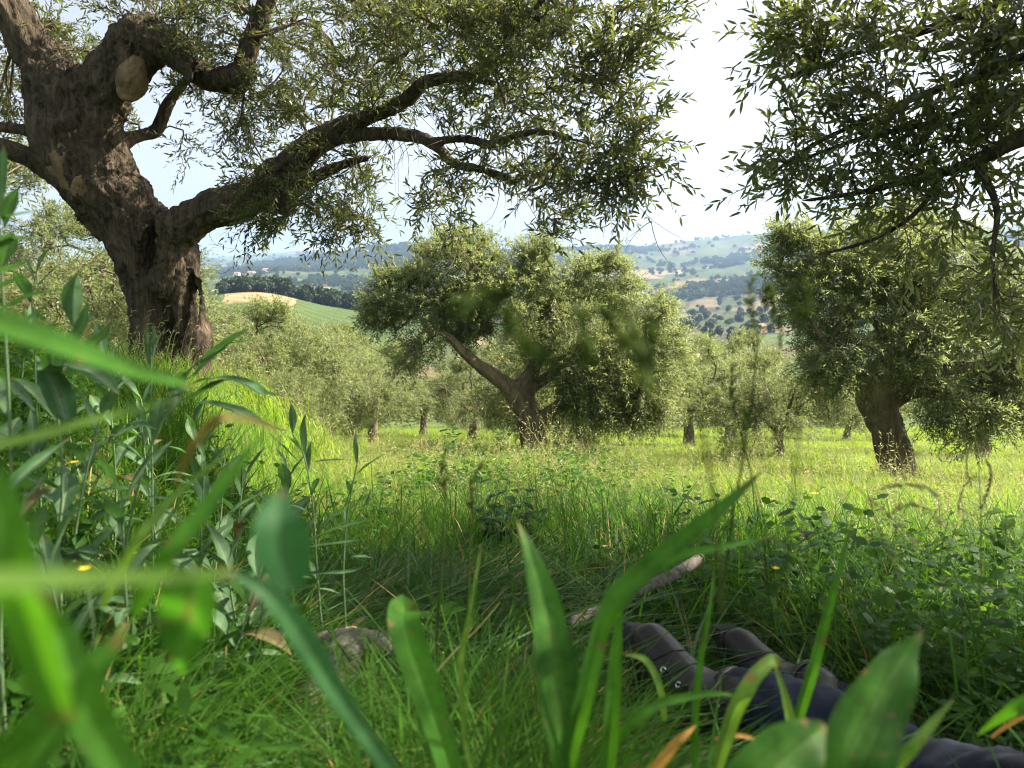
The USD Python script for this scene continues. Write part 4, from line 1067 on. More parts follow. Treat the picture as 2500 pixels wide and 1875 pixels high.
LANCE = np.array([(0, .10), (.08, .16), (.2, .55), (.38, .95), (.52, 1.0), (.68, .86), (.84, .48), (.94, .2), (1, 0.02)])
OVATE = np.array([(0, .08), (.06, .5), (.18, .92), (.34, 1.0), (.52, .92), (.7, .68), (.86, .36), (.95, .14), (1, .02)])
TONGUE = np.array([(0, .5), (.12, .62), (.3, .82), (.5, 1.0), (.68, 1.0), (.82, .9), (.92, .66), (.97, .4), (1, .08)])
STRAP = np.array([(0, .9), (.2, 1.0), (.5, .95), (.75, .72), (.9, .4), (1, .03)])
CUT = np.array([(0, 1.0), (.3, .98), (.6, .95), (.9, .92), (1, .9)])


def broad(mid, width, prof=LANCE, up=(0, 0, 1.0), fold=0.25, wave=0.0, across=3, rs=None, tone=True):
    """A leaf blade along the midrib curve mid (n x 3) with half-width profile, folded along the rib, edges waved."""
    mid = np.asarray(mid, float)
    n = len(mid)
    s = np.linspace(0, 1, n)
    w = np.interp(s, prof[:, 0], prof[:, 1]) * width * 0.5
    t = unit(np.gradient(mid, axis=0))
    up = np.broadcast_to(np.asarray(up, float), t.shape)
    side = unit(np.cross(t, up))
    nrm = np.cross(side, t)
    c = {3: [-1, -.55, -.07, 0, .07, .55, 1], 2: [-1, -.09, 0, .09, 1], 1: [-1, 0, 1]}[across]
    rib = {3: [0, 0, .55, 1, .55, 0, 0], 2: [0, .5, 1, .5, 0], 1: [0, .7, 0]}[across]
    ph = 0 if rs is None else rs.uniform(0, 6.28)
    v = np.stack([mid + side * (w * k)[:, None] + nrm * (abs(k) * w * fold)[:, None] + nrm * (wave * width * abs(k) * np.sin(s * 17 + ph + k * 2.2))[:, None] for k in c], 1)
    m = len(c)
    i, j = np.meshgrid(np.arange(n - 1), np.arange(m - 1), indexing="ij")
    q = np.stack([i * m + j, i * m + j + 1, (i + 1) * m + j + 1, (i + 1) * m + j], -1).reshape(-1, 4)
    tn = np.stack([np.tile(np.array(rib, float), n), np.tile((np.array(c) + 1) / 2, n), np.repeat(s, m)], 1)
    return v.reshape(-1, 3), np.vstack([q[:, [0, 1, 2]], q[:, [0, 2, 3]]]), tn


def put_leaf(parent, mid, width, mat, base, prof=LANCE, name="leaf", **kw):
    extra = {k: kw.pop(k) for k in ("label", "category", "group") if k in kw}
    v, f, tn = broad(mid, width, prof, **kw)
    return put(name, v, f, mat, parent, smooth=True, color=tn, origin=base, **extra)


def on_ground(px, py, lift=0.0):
    """Where the sight line through a photograph pixel meets the ground."""
    ds = np.linspace(0.3, 40, 6000)
    r = at(px, py, 1.0)
    k = np.argmax(r[2] * ds < ground(r[0] * ds, ds) + lift)
    return ds[k]


def px_line(rows, n=12):
    return curve(np.array([at(a, b, d) for a, b, d in rows]), n)


# woolly grey-green weeds on the bank
def weed(label, stem_rows, leaf_len, count, seed, leaf_w=0.24, start=0.15, top=4, extra=(), r=0.0035, droop=0.5, prof=LANCE, mat=SAGE, smat=SAGESTEM, name="woolly_weed", cat="weed", fan_=1.0, group="woolly grey green weeds on the bank"):
    rs = np.random.default_rng(seed)
    st = px_line(stem_rows, 14)
    zg = g1(st[0, 0], st[0, 1])
    if st[0, 2] > zg + 0.03:                                # the stem stands in the soil, under the leaves that hide its foot
        foot = np.array([st[0, 0] + rs.normal(0, .02), st[0, 1] + .02, zg - .02])
        st = curve(np.vstack([foot, st]), 14)
    base = st[0].copy()
    t = thing(name, label, cat, base, group)
    put("stem", *tube(st, np.linspace(r, r * 0.45, len(st)), 6), smat, t, smooth=True, origin=base)
    az0 = rs.uniform(0, 6.28)
    for k in range(count + top):
        s = start + (1 - start) * (k / max(count + top - 1, 1)) ** 0.9
        p = np.array([np.interp(s * 13, np.arange(14), st[:, j]) for j in range(3)])
        tg = unit(st[min(13, int(s * 13) + 1)] - st[max(0, int(s * 13) - 1)])
        a = az0 + k * 2.4
        o = unit(np.cross(tg, [math.cos(a), math.sin(a), 0.1]))
        rise = (0.35 + 0.9 * s) if k < count else 1.9
        L = leaf_len * 1.25 * (1.1 - 0.4 * s) * rs.uniform(0.75, 1.2)
        d0 = unit(o * fan_ + tg * rise)
        q = np.linspace(0, 1, 8)[:, None]
        dr = droop * rs.uniform(0.3, 1.2) * (1.15 - s)
        mid = p + d0 * L * q + np.array([0, 0, -1.0]) * L * dr * q ** 2.2 + unit(np.cross(d0, [0, 0, 1.0])) * L * rs.normal(0, 0.12) * q ** 2
        put_leaf(t, mid, L * leaf_w * rs.uniform(0.7, 1.2), mat if rs.random() > .03 or k > count else WITHER, base, prof, fold=rs.uniform(0.1, 0.5), wave=0.03, across=2, rs=rs)
    for rows, w in extra:
        mid = px_line(rows, 10)
        put_leaf(t, mid, w * rows[len(rows) // 2][2] / F, mat, base, prof, fold=0.25, wave=0.03, across=3, rs=rs)
    return t


weed("woolly weed with the long stem leaning right in front of the hollow trunk", [(300, 1400, 1.5), (345, 1160, 1.45), (395, 1030, 1.42), (470, 895, 1.38), (520, 850, 1.36)], 0.10, 3, 1, start=.2, top=3,
     extra=[([(470, 920, 1.38), (540, 850, 1.34), (615, 797, 1.3)], 46), ([(455, 945, 1.38), (540, 925, 1.33), (600, 935, 1.3), (650, 965, 1.28), (705, 956, 1.26)], 54), ([(440, 985, 1.4), (500, 955, 1.36), (560, 928, 1.33), (620, 955, 1.3)], 44),
            ([(420, 1010, 1.4), (500, 985, 1.36), (570, 1000, 1.33), (640, 1035, 1.3), (700, 1052, 1.28)], 50), ([(405, 1020, 1.4), (430, 960, 1.39), (400, 905, 1.4)], 60), ([(385, 1050, 1.42), (320, 1035, 1.45), (260, 1090, 1.47)], 46)], droop=.6)
weed("thin woolly weed standing upright with a tight bundle of pale top leaves", [(372, 1420, 1.72), (372, 1200, 1.7), (370, 1000, 1.68), (368, 870, 1.66)], 0.075, 5, 2, leaf_w=.2, start=.35, top=5, droop=.3, r=.0028, fan_=.7,
     extra=[([(366, 900, 1.66), (360, 840, 1.65), (358, 795, 1.64)], 14), ([(370, 890, 1.66), (377, 830, 1.65), (374, 785, 1.64)], 13)])
weed("woolly weed at the left edge with broad leaves spreading under the low branch", [(30, 1250, 1.15), (20, 950, 1.1), (5, 700, 1.05), (0, 560, 1.02)], 0.12, 8, 3, start=.3, top=3, droop=.5,
     extra=[([(-30, 605, 1.02), (50, 582, 1.0), (140, 592, .98)], 26), ([(-20, 670, 1.03), (30, 655, 1.0), (75, 632, .98)], 34), ([(-30, 725, 1.03), (20, 690, 1.0), (90, 668, .97)], 22), ([(-20, 770, 1.05), (90, 720, 1.0), (215, 702, .95)], 34),
            ([(10, 560, 1.02), (25, 500, 1.0), (45, 455, .98)], 36), ([(-20, 540, 1.02), (40, 525, 1.0), (105, 515, .98)], 22)])
weed("stout woolly weed left of the trunk with large folded leaves in shadow", [(140, 1330, 1.25), (150, 1100, 1.22), (130, 930, 1.2), (180, 800, 1.18)], 0.13, 8, 4, start=.2, top=3, leaf_w=.3, droop=.65,
     extra=[([(90, 870, 1.2), (140, 960, 1.15), (165, 1030, 1.12), (175, 1020, 1.1)], 75), ([(110, 890, 1.2), (200, 900, 1.15), (290, 965, 1.1)], 95), ([(175, 850, 1.18), (200, 790, 1.15), (215, 735, 1.13)], 30), ([(190, 860, 1.18), (240, 830, 1.15), (268, 790, 1.13)], 46)])
weed("woolly weed with silvery leaf stretching across the grass at the left edge", [(0, 1450, .95), (20, 1350, .95), (60, 1220, .95), (110, 1160, .95)], 0.085, 4, 5, top=2, droop=.8, extra=[([(0, 1240, .92), (60, 1160, .95), (120, 1110, .98), (172, 1068, 1.0)], 64), ([(60, 1290, 1.0), (150, 1258, 1.0), (240, 1240, 1.02)], 30)])
weed("clump of dark woolly weed where the bank meets the sunny meadow", [(770, 1330, 1.75), (762, 1220, 1.72), (745, 1120, 1.7), (715, 1060, 1.68)], 0.085, 6, 6, start=.2, top=4, droop=.5, leaf_w=.2,
     extra=[([(752, 1150, 1.7), (700, 1100, 1.68), (660, 1060, 1.66)], 26), ([(752, 1130, 1.7), (800, 1125, 1.66), (855, 1122, 1.64)], 24), ([(745, 1120, 1.7), (740, 1050, 1.68), (746, 1010, 1.66)], 18)])
weed("small woolly weed with two long leaves pointing at the round olive tree", [(838, 1420, 1.78), (845, 1280, 1.76), (862, 1180, 1.74), (872, 1130, 1.73)], 0.07, 4, 7, start=.2, top=2, droop=.6, leaf_w=.2,
     extra=[([(868, 1160, 1.74), (900, 1135, 1.72), (940, 1108, 1.7)], 22), ([(872, 1140, 1.74), (868, 1090, 1.73), (870, 1050, 1.72)], 13), ([(850, 1240, 1.75), (890, 1235, 1.72), (905, 1190, 1.7)], 16)])
weed("low woolly weed with pale pointed leaves above the pale forked branch", [(640, 1500, 1.5), (660, 1420, 1.5), (700, 1350, 1.5), (740, 1320, 1.5)], 0.09, 5, 8, top=2, droop=.7,
     extra=[([(735, 1325, 1.5), (830, 1290, 1.46), (915, 1268, 1.44)], 40), ([(720, 1340, 1.5), (800, 1330, 1.46), (905, 1315, 1.44)], 24), ([(700, 1400, 1.45), (800, 1400, 1.42), (880, 1390, 1.4), (905, 1360, 1.4)], 30)])
k = 0
for px_, py_, d_, hgt, label in [
    (230, 1330, 1.6, .33, "leafy woolly weed low on the bank behind the stout one"), (470, 1330, 1.8, .30, "woolly weed with drooping leaves in the middle of the bank"), (90, 1180, 1.75, .42, "tall woolly weed half hidden at the back of the left edge"),
    (560, 1300, 2.1, .26, "woolly weed on the bank below the hollow of the trunk"), (330, 1190, 2.3, .34, "woolly weed growing against the shaded side of the trunk"), (660, 1260, 2.3, .26, "woolly weed at the brow of the bank before the sunlit grass"),
    (180, 1480, 1.2, .26, "woolly weed low at the left among the blurred blades"), (420, 1480, 1.35, .24, "woolly weed low among trodden grass left of the pale forked branch"), (40, 1020, 2.2, .45, "woolly weed behind the leaves of the left edge"), (250, 1080, 2.0, .36, "slender woolly weed between the stout one and the trunk"),
    (600, 1450, 1.6, .18, "short woolly weed lying over beside the pale forked branch"), (520, 1160, 2.6, .3, "woolly weed close to the foot of the hollow trunk"),
    (130, 1250, 1.45, .34, "woolly weed crowded between the stout one and the picture's left edge"), (400, 1230, 1.95, .34, "woolly weed crowded behind the long leaning stem"), (300, 1290, 1.35, .26, "woolly weed crowded in front of the stout one"), (20, 1180, 1.5, .36, "woolly weed pressed against the left edge below the low branch"),
    (480, 1240, 1.55, .26, "woolly weed crowded at the right of the leaning stem's root"), (190, 1120, 2.4, .36, "woolly weed at the very back of the bank left of the trunk")]:
    k += 1
    q = at(px_, py_, d_)
    zg = min(q[2], g1(q[0], q[1]))
    z0 = (q[0], q[1], zg)
    rs = np.random.default_rng(100 + k)
    top_ = np.array(z0) + [rs.normal(0, .06), rs.normal(0, .06), hgt + max(0, q[2] - zg) * 0.6]
    a_, b_, c_ = seen(np.array([z0, (np.array(z0) + top_) / 2 + rs.normal(0, .015, 3), top_]))
    weed(label, [(a_[i], b_[i], [z0[1], (z0[1] + top_[1]) / 2, top_[1]][i]) for i in range(3)], 0.125, 12, 200 + k, start=.08, top=3, droop=.7, leaf_w=.27)


# single blades close to the lens
def blade(label, rows, mat=BLADE, prof=STRAP, name="grass_leaf", n=28, fold=0.3, up=(0.2, -0.75, 0.5), across=2, wave=0.0, cat="grass leaf"):
    mid = px_line([r[:3] for r in rows], n)
    w = max(r[3] * r[2] / F for r in rows)
    ss = np.linspace(0, 1, 40)
    pr = np.stack([ss, np.maximum(PchipInterpolator(np.linspace(0, 1, len(rows)), [r[3] * r[2] / F / w for r in rows])(ss), .015)], 1) if prof is None else prof
    v, f, tn = broad(mid - mid[0], w, pr, up, fold, wave, across)
    m = put(name, v, f, mat, None, smooth=True, color=tn, label=label, category=cat)
    UsdGeom.Xformable(m).AddTranslateOp().Set(Gf.Vec3d(*map(float, mid[0])))
    return m


V = None
blade("blurred pale blade lying level across the left of the picture", [(-60, 1412, .15, 60), (60, 1418, .16, 62), (250, 1412, .18, 42), (420, 1408, .2, 32), (570, 1398, .22, 20)], BLADELIGHT, V)
blade("thick blue green blade bending over and down to the bottom edge", [(540, 1392, .36, 16), (600, 1415, .36, 50), (665, 1460, .36, 62), (740, 1560, .37, 56), (820, 1690, .38, 50), (910, 1820, .39, 46), (980, 1920, .4, 46)], BLADEBLUE, V)
blade("dark blurred blade sloping down from the left edge in front of the weeds", [(-60, 770, .30, 70), (60, 810, .31, 70), (200, 862, .33, 62), (320, 905, .35, 46), (420, 930, .36, 30), (480, 945, .37, 8)], BLADE, V)
blade("light narrow blade rising to the right across the shaded weeds", [(-40, 1092, .36, 26), (100, 1062, .37, 24), (230, 1025, .38, 20), (340, 998, .39, 14), (440, 968, .4, 3)], BLADELIGHT, V)
blade("bright straight blade slanting up towards the meadow", [(330, 1500, .36, 30), (400, 1370, .36, 44), (490, 1260, .37, 46), (560, 1165, .38, 40), (620, 1085, .39, 22), (650, 1050, .4, 3)], BLADE, V)
blade("second slanting blade running close below the bright straight one", [(250, 1480, .5, 20), (330, 1330, .5, 26), (430, 1210, .52, 24), (540, 1120, .54, 12), (590, 1085, .55, 2)], BLADELIGHT, V)
blade("broad blurred blade cut by the left edge below the level one", [(-60, 1160, .2, 120), (0, 1260, .2, 120), (30, 1360, .2, 120), (60, 1480, .21, 110), (110, 1640, .22, 90), (160, 1760, .23, 60)], BLADE, V)
blade("rounded leaf blade rising from the bottom left corner", [(60, 1900, .42, 60), (150, 1770, .43, 66), (230, 1660, .44, 62), (285, 1570, .45, 46), (310, 1520, .46, 16)], BLADE, V)
blade("wide blurred blade crossing the bottom left corner", [(320, 1920, .26, 100), (240, 1790, .26, 110), (180, 1660, .26, 110), (140, 1540, .27, 90), (110, 1450, .27, 30)], BLADE, V)
blade("wide green blade slanting up from the very corner at bottom left", [(-40, 1900, .3, 70), (70, 1790, .3, 80), (190, 1650, .31, 70), (300, 1560, .32, 30)], BLADE, V)
blade("hanging heart shaped leaf below the end of the level blade", [(490, 1400, .30, 60), (470, 1460, .30, 160), (455, 1530, .31, 135), (445, 1590, .31, 65), (435, 1640, .32, 6)], DOCK, V, "broad_leaf", across=3, cat="leaf")
blade("soft blue green leaf standing tall left of the pale forked branch", [(720, 1440, .27, 40), (700, 1370, .27, 125), (680, 1290, .27, 140), (680, 1240, .275, 90), (690, 1195, .28, 10)], BLADEBLUE, V, "broad_leaf", across=3, cat="leaf")
blade("blade bent over at its top beside the pale forked branch", [(1110, 1920, .68, 60), (1075, 1800, .69, 66), (1040, 1690, .7, 76), (1005, 1590, .71, 84), (985, 1520, .72, 84), (985, 1495, .74, 82), (990, 1515, .77, 70)], BLADE, V)
blade("thin bright blade just right of the bent one", [(1165, 1920, .75, 12), (1130, 1760, .76, 16), (1125, 1620, .77, 14), (1150, 1480, .78, 10), (1175, 1330, .8, 3)], BLADELIGHT, V)
blade("dark green pointed leaf standing tall in the middle foreground", [(1390, 1920, .58, 60), (1375, 1800, .58, 80), (1360, 1680, .59, 105), (1345, 1560, .6, 112), (1325, 1460, .61, 92), (1300, 1370, .62, 70), (1275, 1300, .63, 36), (1262, 1268, .64, 4)], DOCK, V, "broad_leaf", across=3, wave=0.03, cat="leaf")
blade("long bright blade arching up to the right past the boots", [(1370, 1920, .58, 40), (1410, 1760, .58, 46), (1450, 1600, .59, 48), (1490, 1470, .6, 48), (1560, 1400, .61, 50), (1660, 1320, .62, 42), (1760, 1240, .63, 30), (1860, 1150, .65, 3)], BLADE, V)
blade("slimmer blade arching to the right below the long bright one", [(1440, 1640, .62, 24), (1500, 1490, .62, 34), (1580, 1400, .63, 36), (1680, 1350, .64, 26), (1790, 1330, .65, 14), (1890, 1308, .66, 3)], BLADE, V)
blade("upright blade left of the near boot", [(1480, 1920, .7, 36), (1490, 1780, .7, 44), (1500, 1620, .71, 40), (1515, 1480, .72, 22), (1530, 1400, .73, 3)], BLADE, V)
blade("tall narrow blade rising from the dark trouser leg", [(1930, 1820, .8, 26), (1975, 1660, .8, 34), (2010, 1530, .81, 30), (2045, 1400, .82, 20), (2080, 1275, .84, 3)], BLADE, V)
blade("broad pale blade folding over above the trouser leg", [(1740, 1920, .75, 26), (1770, 1800, .75, 36), (1810, 1700, .75, 44), (1850, 1640, .76, 44), (1885, 1612, .77, 36), (1900, 1630, .78, 24)], BLADELIGHT, V)
blade("yellow green blade climbing beside the folded pale one", [(1925, 1900, .78, 22), (1930, 1790, .78, 30), (1915, 1700, .78, 30), (1895, 1635, .79, 18), (1885, 1600, .8, 3)], BLADELIGHT, V)
blade("thin curved blade hooking over the toe of the near boot", [(1620, 1760, .9, 14), (1615, 1700, .9, 18), (1595, 1640, .9, 20), (1565, 1605, .9, 18), (1525, 1598, .9, 6)], BLADELIGHT, V)
blade("blade leaning right across the laces of the near boot", [(1480, 1850, .72, 20), (1540, 1770, .72, 28), (1620, 1715, .73, 26), (1720, 1695, .74, 18), (1800, 1698, .75, 3)], BLADE, V)
blade("blade stretching up before the eyelets of the near boot", [(1700, 1920, .8, 18), (1695, 1780, .8, 22), (1705, 1640, .81, 20), (1730, 1500, .82, 14), (1745, 1380, .84, 3)], BLADE, V)
blade("bright blade in the lower right corner", [(2160, 1910, .6, 28), (2220, 1830, .6, 36), (2280, 1760, .61, 26), (2330, 1705, .62, 3)], BLADELIGHT, V)
blade("blade coming in from the right edge above the trouser leg", [(2560, 1700, .6, 30), (2480, 1725, .6, 36), (2420, 1765, .61, 26), (2380, 1800, .62, 3)], BLADE, V)
blade("withered orange blade near the bottom edge under the boots", [(1580, 1900, .7, 24), (1620, 1850, .7, 30), (1660, 1805, .7, 22), (1700, 1770, .71, 3)], BLADEDRY, V)
blade("withered orange blade lying on the trouser leg", [(1745, 1805, .9, 8), (1790, 1795, .9, 13), (1830, 1800, .9, 10), (1870, 1850, .9, 3)], BLADEDRY, V)
blade("rusty blade at the right edge above the trouser leg", [(2420, 1800, .8, 8), (2460, 1770, .8, 12), (2520, 1742, .8, 8)], BLADEDRY, V)
blade("brown tipped blade drooping before the sunlit grass on the left", [(430, 1180, .4, 10), (480, 1080, .4, 24), (540, 1020, .4, 26), (610, 1025, .42, 22), (690, 1060, .44, 3)], BLADEBROWN, V)
blade("big dock leaf with wavy edges before the trouser leg", [(2020, 1960, .5, 330), (2065, 1860, .5, 270), (2105, 1780, .51, 200), (2140, 1710, .52, 185), (2180, 1645, .53, 160), (2215, 1590, .54, 120), (2240, 1556, .545, 60), (2252, 1540, .55, 6)], DOCK, V, "broad_leaf", n=22, across=3, wave=0.025, cat="leaf")
blade("lower dock leaf filling the bottom edge before the trouser leg", [(1800, 1990, .45, 150), (1850, 1920, .45, 200), (1920, 1850, .46, 190), (1980, 1800, .47, 120), (2015, 1770, .48, 10)], DOCK, V, "broad_leaf", across=3, wave=0.03, cat="leaf")

# more loose blades and leaves between the lens and the trodden grass
rs = np.random.default_rng(77)
xq, yq = rs.uniform(-0.66, 0.78, 760), rs.uniform(0.45, 1.35, 760)
ok = ~((xq > 0.15) & (yq > 0.62) & (rs.random(760) < 0.93)) & ~(at_log(xq, yq) & (rs.random(760) < .93))
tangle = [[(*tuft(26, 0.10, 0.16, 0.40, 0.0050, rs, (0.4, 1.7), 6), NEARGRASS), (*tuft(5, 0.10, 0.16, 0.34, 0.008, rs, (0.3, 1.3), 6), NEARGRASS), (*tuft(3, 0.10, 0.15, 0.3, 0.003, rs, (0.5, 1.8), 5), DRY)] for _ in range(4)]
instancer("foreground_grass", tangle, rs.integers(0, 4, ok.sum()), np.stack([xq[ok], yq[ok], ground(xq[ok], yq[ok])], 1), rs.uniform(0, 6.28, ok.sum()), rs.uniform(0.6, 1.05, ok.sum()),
          kind="stuff", label="tangled shaded grass along the bottom of the picture", category="grass")
xh, yh = rs.uniform(-0.75, 0.1, 90), rs.uniform(0.5, 1.6, 90)
ok = ~at_log(xh, yh) & (xh < -0.1 - 0.15 * rs.random(90))
bigherb = [[(*lv, HERB), (*sv, HERB)] for lv, sv in (herb(54, 0.12, 0.10, 0.26, 0.05, rs, q) for q in (0.35, 0.5, 0.28))]
instancer("foreground_herbs", bigherb, rs.integers(0, 3, ok.sum()), np.stack([xh[ok], yh[ok], ground(xh[ok], yh[ok])], 1), rs.uniform(0, 6.28, ok.sum()), rs.uniform(0.7, 1.2, ok.sum()),
          kind="stuff", label="leafy weeds mixed into the shaded grass at bottom left", category="herbs")


# grass stalks with nodding panicles
def stalk(label, rows, heads, r=0.0017, mat=PANICLE, seed=1):
    rs = np.random.default_rng(seed)
    st = px_line(rows, 18)
    base = st[0].copy()
    t = thing("grass_stalk", label, "grass stalk", base, "tall flowering grass stalks")
    put("stem", *tube(st, np.linspace(r, r * .4, len(st)), 5), mat, t, smooth=True, origin=base)
    for rows2, sz in heads:
        h = px_line(rows2, 12)
        put("branchlet", *tube(h, r * .3, 3), mat, t, smooth=True, origin=base)
        p = h[2:]
        for q, dq in zip(p, unit(np.gradient(h, axis=0))[2:]):
            m = leaf_blades(q[None].repeat(3, 0), unit(dq[None] + rs.normal(size=(3, 3)) * .35 + [0, 0, -.3]), rs.normal(size=(3, 3)), np.full(3, sz * 0.9) * rs.uniform(.7, 1.2, 3), np.full(3, sz * .26), fine=True)
            put("spikelet", *m, mat, t, origin=base)
    return t


stalk("blurred grass stalk drooping its panicle in front of the wide olive tree", [(1760, 1500, .42), (1740, 1200, .4), (1690, 960, .38), (1640, 840, .37), (1570, 765, .36), (1480, 725, .35), (1380, 712, .34), (1290, 710, .34)],
      [([(1480, 725, .35), (1530, 770, .35), (1570, 880, .35)], .014), ([(1420, 716, .345), (1470, 750, .345), (1520, 820, .345)], .013), ([(1370, 712, .34), (1410, 760, .34), (1440, 860, .34)], .012), ([(1300, 710, .34), (1260, 712, .34), (1150, 735, .34)], .014),
       ([(1290, 712, .34), (1240, 770, .34), (1330, 850, .34)], .013), ([(1560, 760, .36), (1590, 830, .36), (1580, 920, .36)], .012)], seed=1, r=.0012)
stalk("grass stalk with dangling spikelets beside the slim young olive tree", [(1770, 1420, .75), (1790, 1250, .75), (1817, 1100, .75), (1838, 960, .74), (1846, 860, .74), (1862, 740, .73)],
      [([(1850, 830, .74), (1838, 770, .74), (1834, 690, .73)], .012), ([(1855, 790, .73), (1880, 720, .73), (1890, 760, .72)], .012), ([(1858, 760, .73), (1868, 715, .73), (1880, 700, .72)], .011), ([(1848, 850, .74), (1900, 770, .73), (1905, 830, .72)], .012)], seed=2)
stalk("blurred upright grass stalk before the left side of the leaning olive tree", [(1910, 1500, .4), (1930, 1250, .4), (1948, 1080, .4), (1957, 820, .4), (1968, 700, .4)],
      [([(1955, 860, .4), (1945, 780, .4), (1940, 700, .4)], .006), ([(1960, 800, .4), (1975, 740, .4), (1972, 690, .4)], .006)], seed=3, r=.0009)
stalk("dark thin grass stalk crossing the slim young olive tree", [(1880, 1480, 1.0), (1860, 1300, 1.0), (1838, 1180, 1.0), (1815, 1080, 1.0), (1795, 1000, 1.0)], [([(1800, 1020, 1.0), (1785, 960, 1.0), (1790, 900, 1.0)], .012)], seed=4, r=.0012)
stalk("dark thin grass stalk second from the slim young olive tree", [(1900, 1480, 1.05), (1875, 1320, 1.05), (1850, 1200, 1.05), (1822, 1110, 1.05)], [([(1826, 1120, 1.05), (1812, 1060, 1.05), (1822, 1010, 1.05)], .012)], seed=5, r=.0012)
stalk("grass stalk with a pale panicle among the leaves at the right", [(2200, 1420, .9), (2150, 1300, .9), (2120, 1220, .9), (2060, 1170, .9)], [([(2150, 1290, .9), (2230, 1230, .9), (2290, 1270, .9)], .016), ([(2120, 1220, .9), (2190, 1180, .9), (2280, 1200, .9)], .015), ([(2090, 1190, .9), (2150, 1240, .9), (2240, 1330, .9)], .011)], seed=6, mat=STRAW, r=.0011)
stalk("grass stalk with spikelets hanging at the right edge of the meadow", [(2390, 1500, 1.3), (2395, 1300, 1.3), (2390, 1150, 1.3), (2380, 1060, 1.3)], [([(2390, 1150, 1.3), (2350, 1200, 1.3), (2340, 1250, 1.3)], .011), ([(2385, 1100, 1.3), (2420, 1150, 1.3), (2400, 1230, 1.3)], .016), ([(2382, 1070, 1.3), (2360, 1120, 1.3), (2370, 1180, 1.3)], .011)], seed=7, mat=STRAW, r=.0012)
stalk("thin stalk with a drooping green spike in front of the pale forked branch", [(830, 1640, 1.0), (880, 1550, 1.0), (910, 1560, 1.0), (940, 1620, 1.0), (960, 1700, 1.0)], [([(905, 1560, 1.0), (890, 1620, 1.0), (900, 1680, 1.0)], .011), ([(935, 1610, 1.0), (925, 1660, 1.0), (945, 1730, 1.0)], .011)], seed=8, r=.0007)
stalk("dead straw stalk lying slantwise across the trodden grass", [(1050, 1660, 1.0), (1110, 1590, 1.02), (1170, 1530, 1.04), (1220, 1470, 1.06)], [], seed=9, r=.0012, mat=STRAW)
stalk("tall bare grass stalk left of the dark leafy clump", [(1065, 1600, .9), (1075, 1420, .9), (1085, 1270, .9), (1090, 1150, .9)], [([(1087, 1220, .9), (1080, 1170, .9), (1085, 1110, .9)], .013)], seed=10)
stalk("tall bare grass stalk right of the dark leafy clump", [(1140, 1560, .85), (1145, 1400, .85), (1150, 1290, .85), (1165, 1170, .85)], [([(1152, 1270, .85), (1150, 1200, .85), (1170, 1140, .85)], .012)], seed=11)


# leafy green herbs that stand out of the grass
def leafy(label, base, height, spread, count, leaf, seed, mat=DOCK, smat=None, ratio=.5, group="leafy green herbs standing out of the grass"):
    rs = np.random.default_rng(seed)
    b = np.array([base[0], base[1], g1(base[0], base[1])])
    t = thing("leafy_herb", label, "herb", b, group)
    for m in range(max(3, count // 7)):
        a = rs.uniform(0, 6.28)
        top = b + np.array([math.cos(a) * spread * rs.random(), math.sin(a) * spread * rs.random(), height * rs.uniform(.7, 1.05)])
        st = curve([b, (b + top) / 2 + rs.normal(0, .02, 3), top], 8)
        put("stem", *tube(st, np.linspace(.0025, .001, 8), 4), smat or SAGESTEM, t, smooth=True, origin=b)
        for j in range(7):
            s = rs.uniform(.3, 1)
            p = st[int(s * 7)]
            az_ = rs.uniform(0, 6.28)
            d0 = unit(np.array([math.cos(az_), math.sin(az_), rs.uniform(-.1, .9)]))
            L = leaf * rs.uniform(.6, 1.25)
            q = np.linspace(0, 1, 5)[:, None]
            put_leaf(t, p + d0 * L * q - np.array([0, 0, 1.0]) * L * .35 * q ** 2, L * ratio, mat, b, OVATE, fold=.2, across=1)
    return t


def gpt(px, py):
    d = on_ground(px, py)
    return at(px, py, d)[:2]


for k, (px_, py_, h, sp, c, lf, lab) in enumerate([
    (1215, 1400, .42, .13, 70, .065, "dark leafy clump in the shade at the edge of the sunny meadow"), (1275, 1385, .36, .12, 56, .06, "dark leafy clump touching the right of the first shaded clump"), (1500, 1380, .26, .14, 42, .05, "leafy herb in shade beyond the end of the long stick"),
    (1420, 1370, .2, .12, 28, .04, "leafy herb midway between the shaded clumps and the long stick"), (1900, 1530, .30, .10, 35, .06, "dark broad leaved herb behind the far boot"), (1960, 1500, .28, .1, 28, .06, "dark broad leaved herb one step right of the far boot"),
    (2320, 1500, .33, .14, 42, .06, "backlit yellow green herb in the sun at the right"), (2450, 1480, .42, .12, 42, .07, "tall backlit herb at the right edge"), (2180, 1480, .26, .12, 35, .045, "tangled herb between the boots and the backlit ones"), (960, 1330, .24, .1, 28, .04, "leafy herb at the left border of the trodden grass"),
    (1110, 1150, .6, .45, 84, .10, "dark bramble like clump at the foot of the wide olive tree"), (1210, 1152, .55, .35, 70, .10, "dark leafy clump leaning on the wide olive trunk"), (1700, 1330, .24, .12, 28, .045, "leafy herb in the sunlit fringe behind the long stick")]):
    leafy(lab, gpt(px_, py_), h, sp, c, lf, 300 + k, mat=(BLADELIGHT if "backlit" in lab else DARKHERB), ratio=.55)  # light leaf colour stands in for backlight, dark one partly for shade


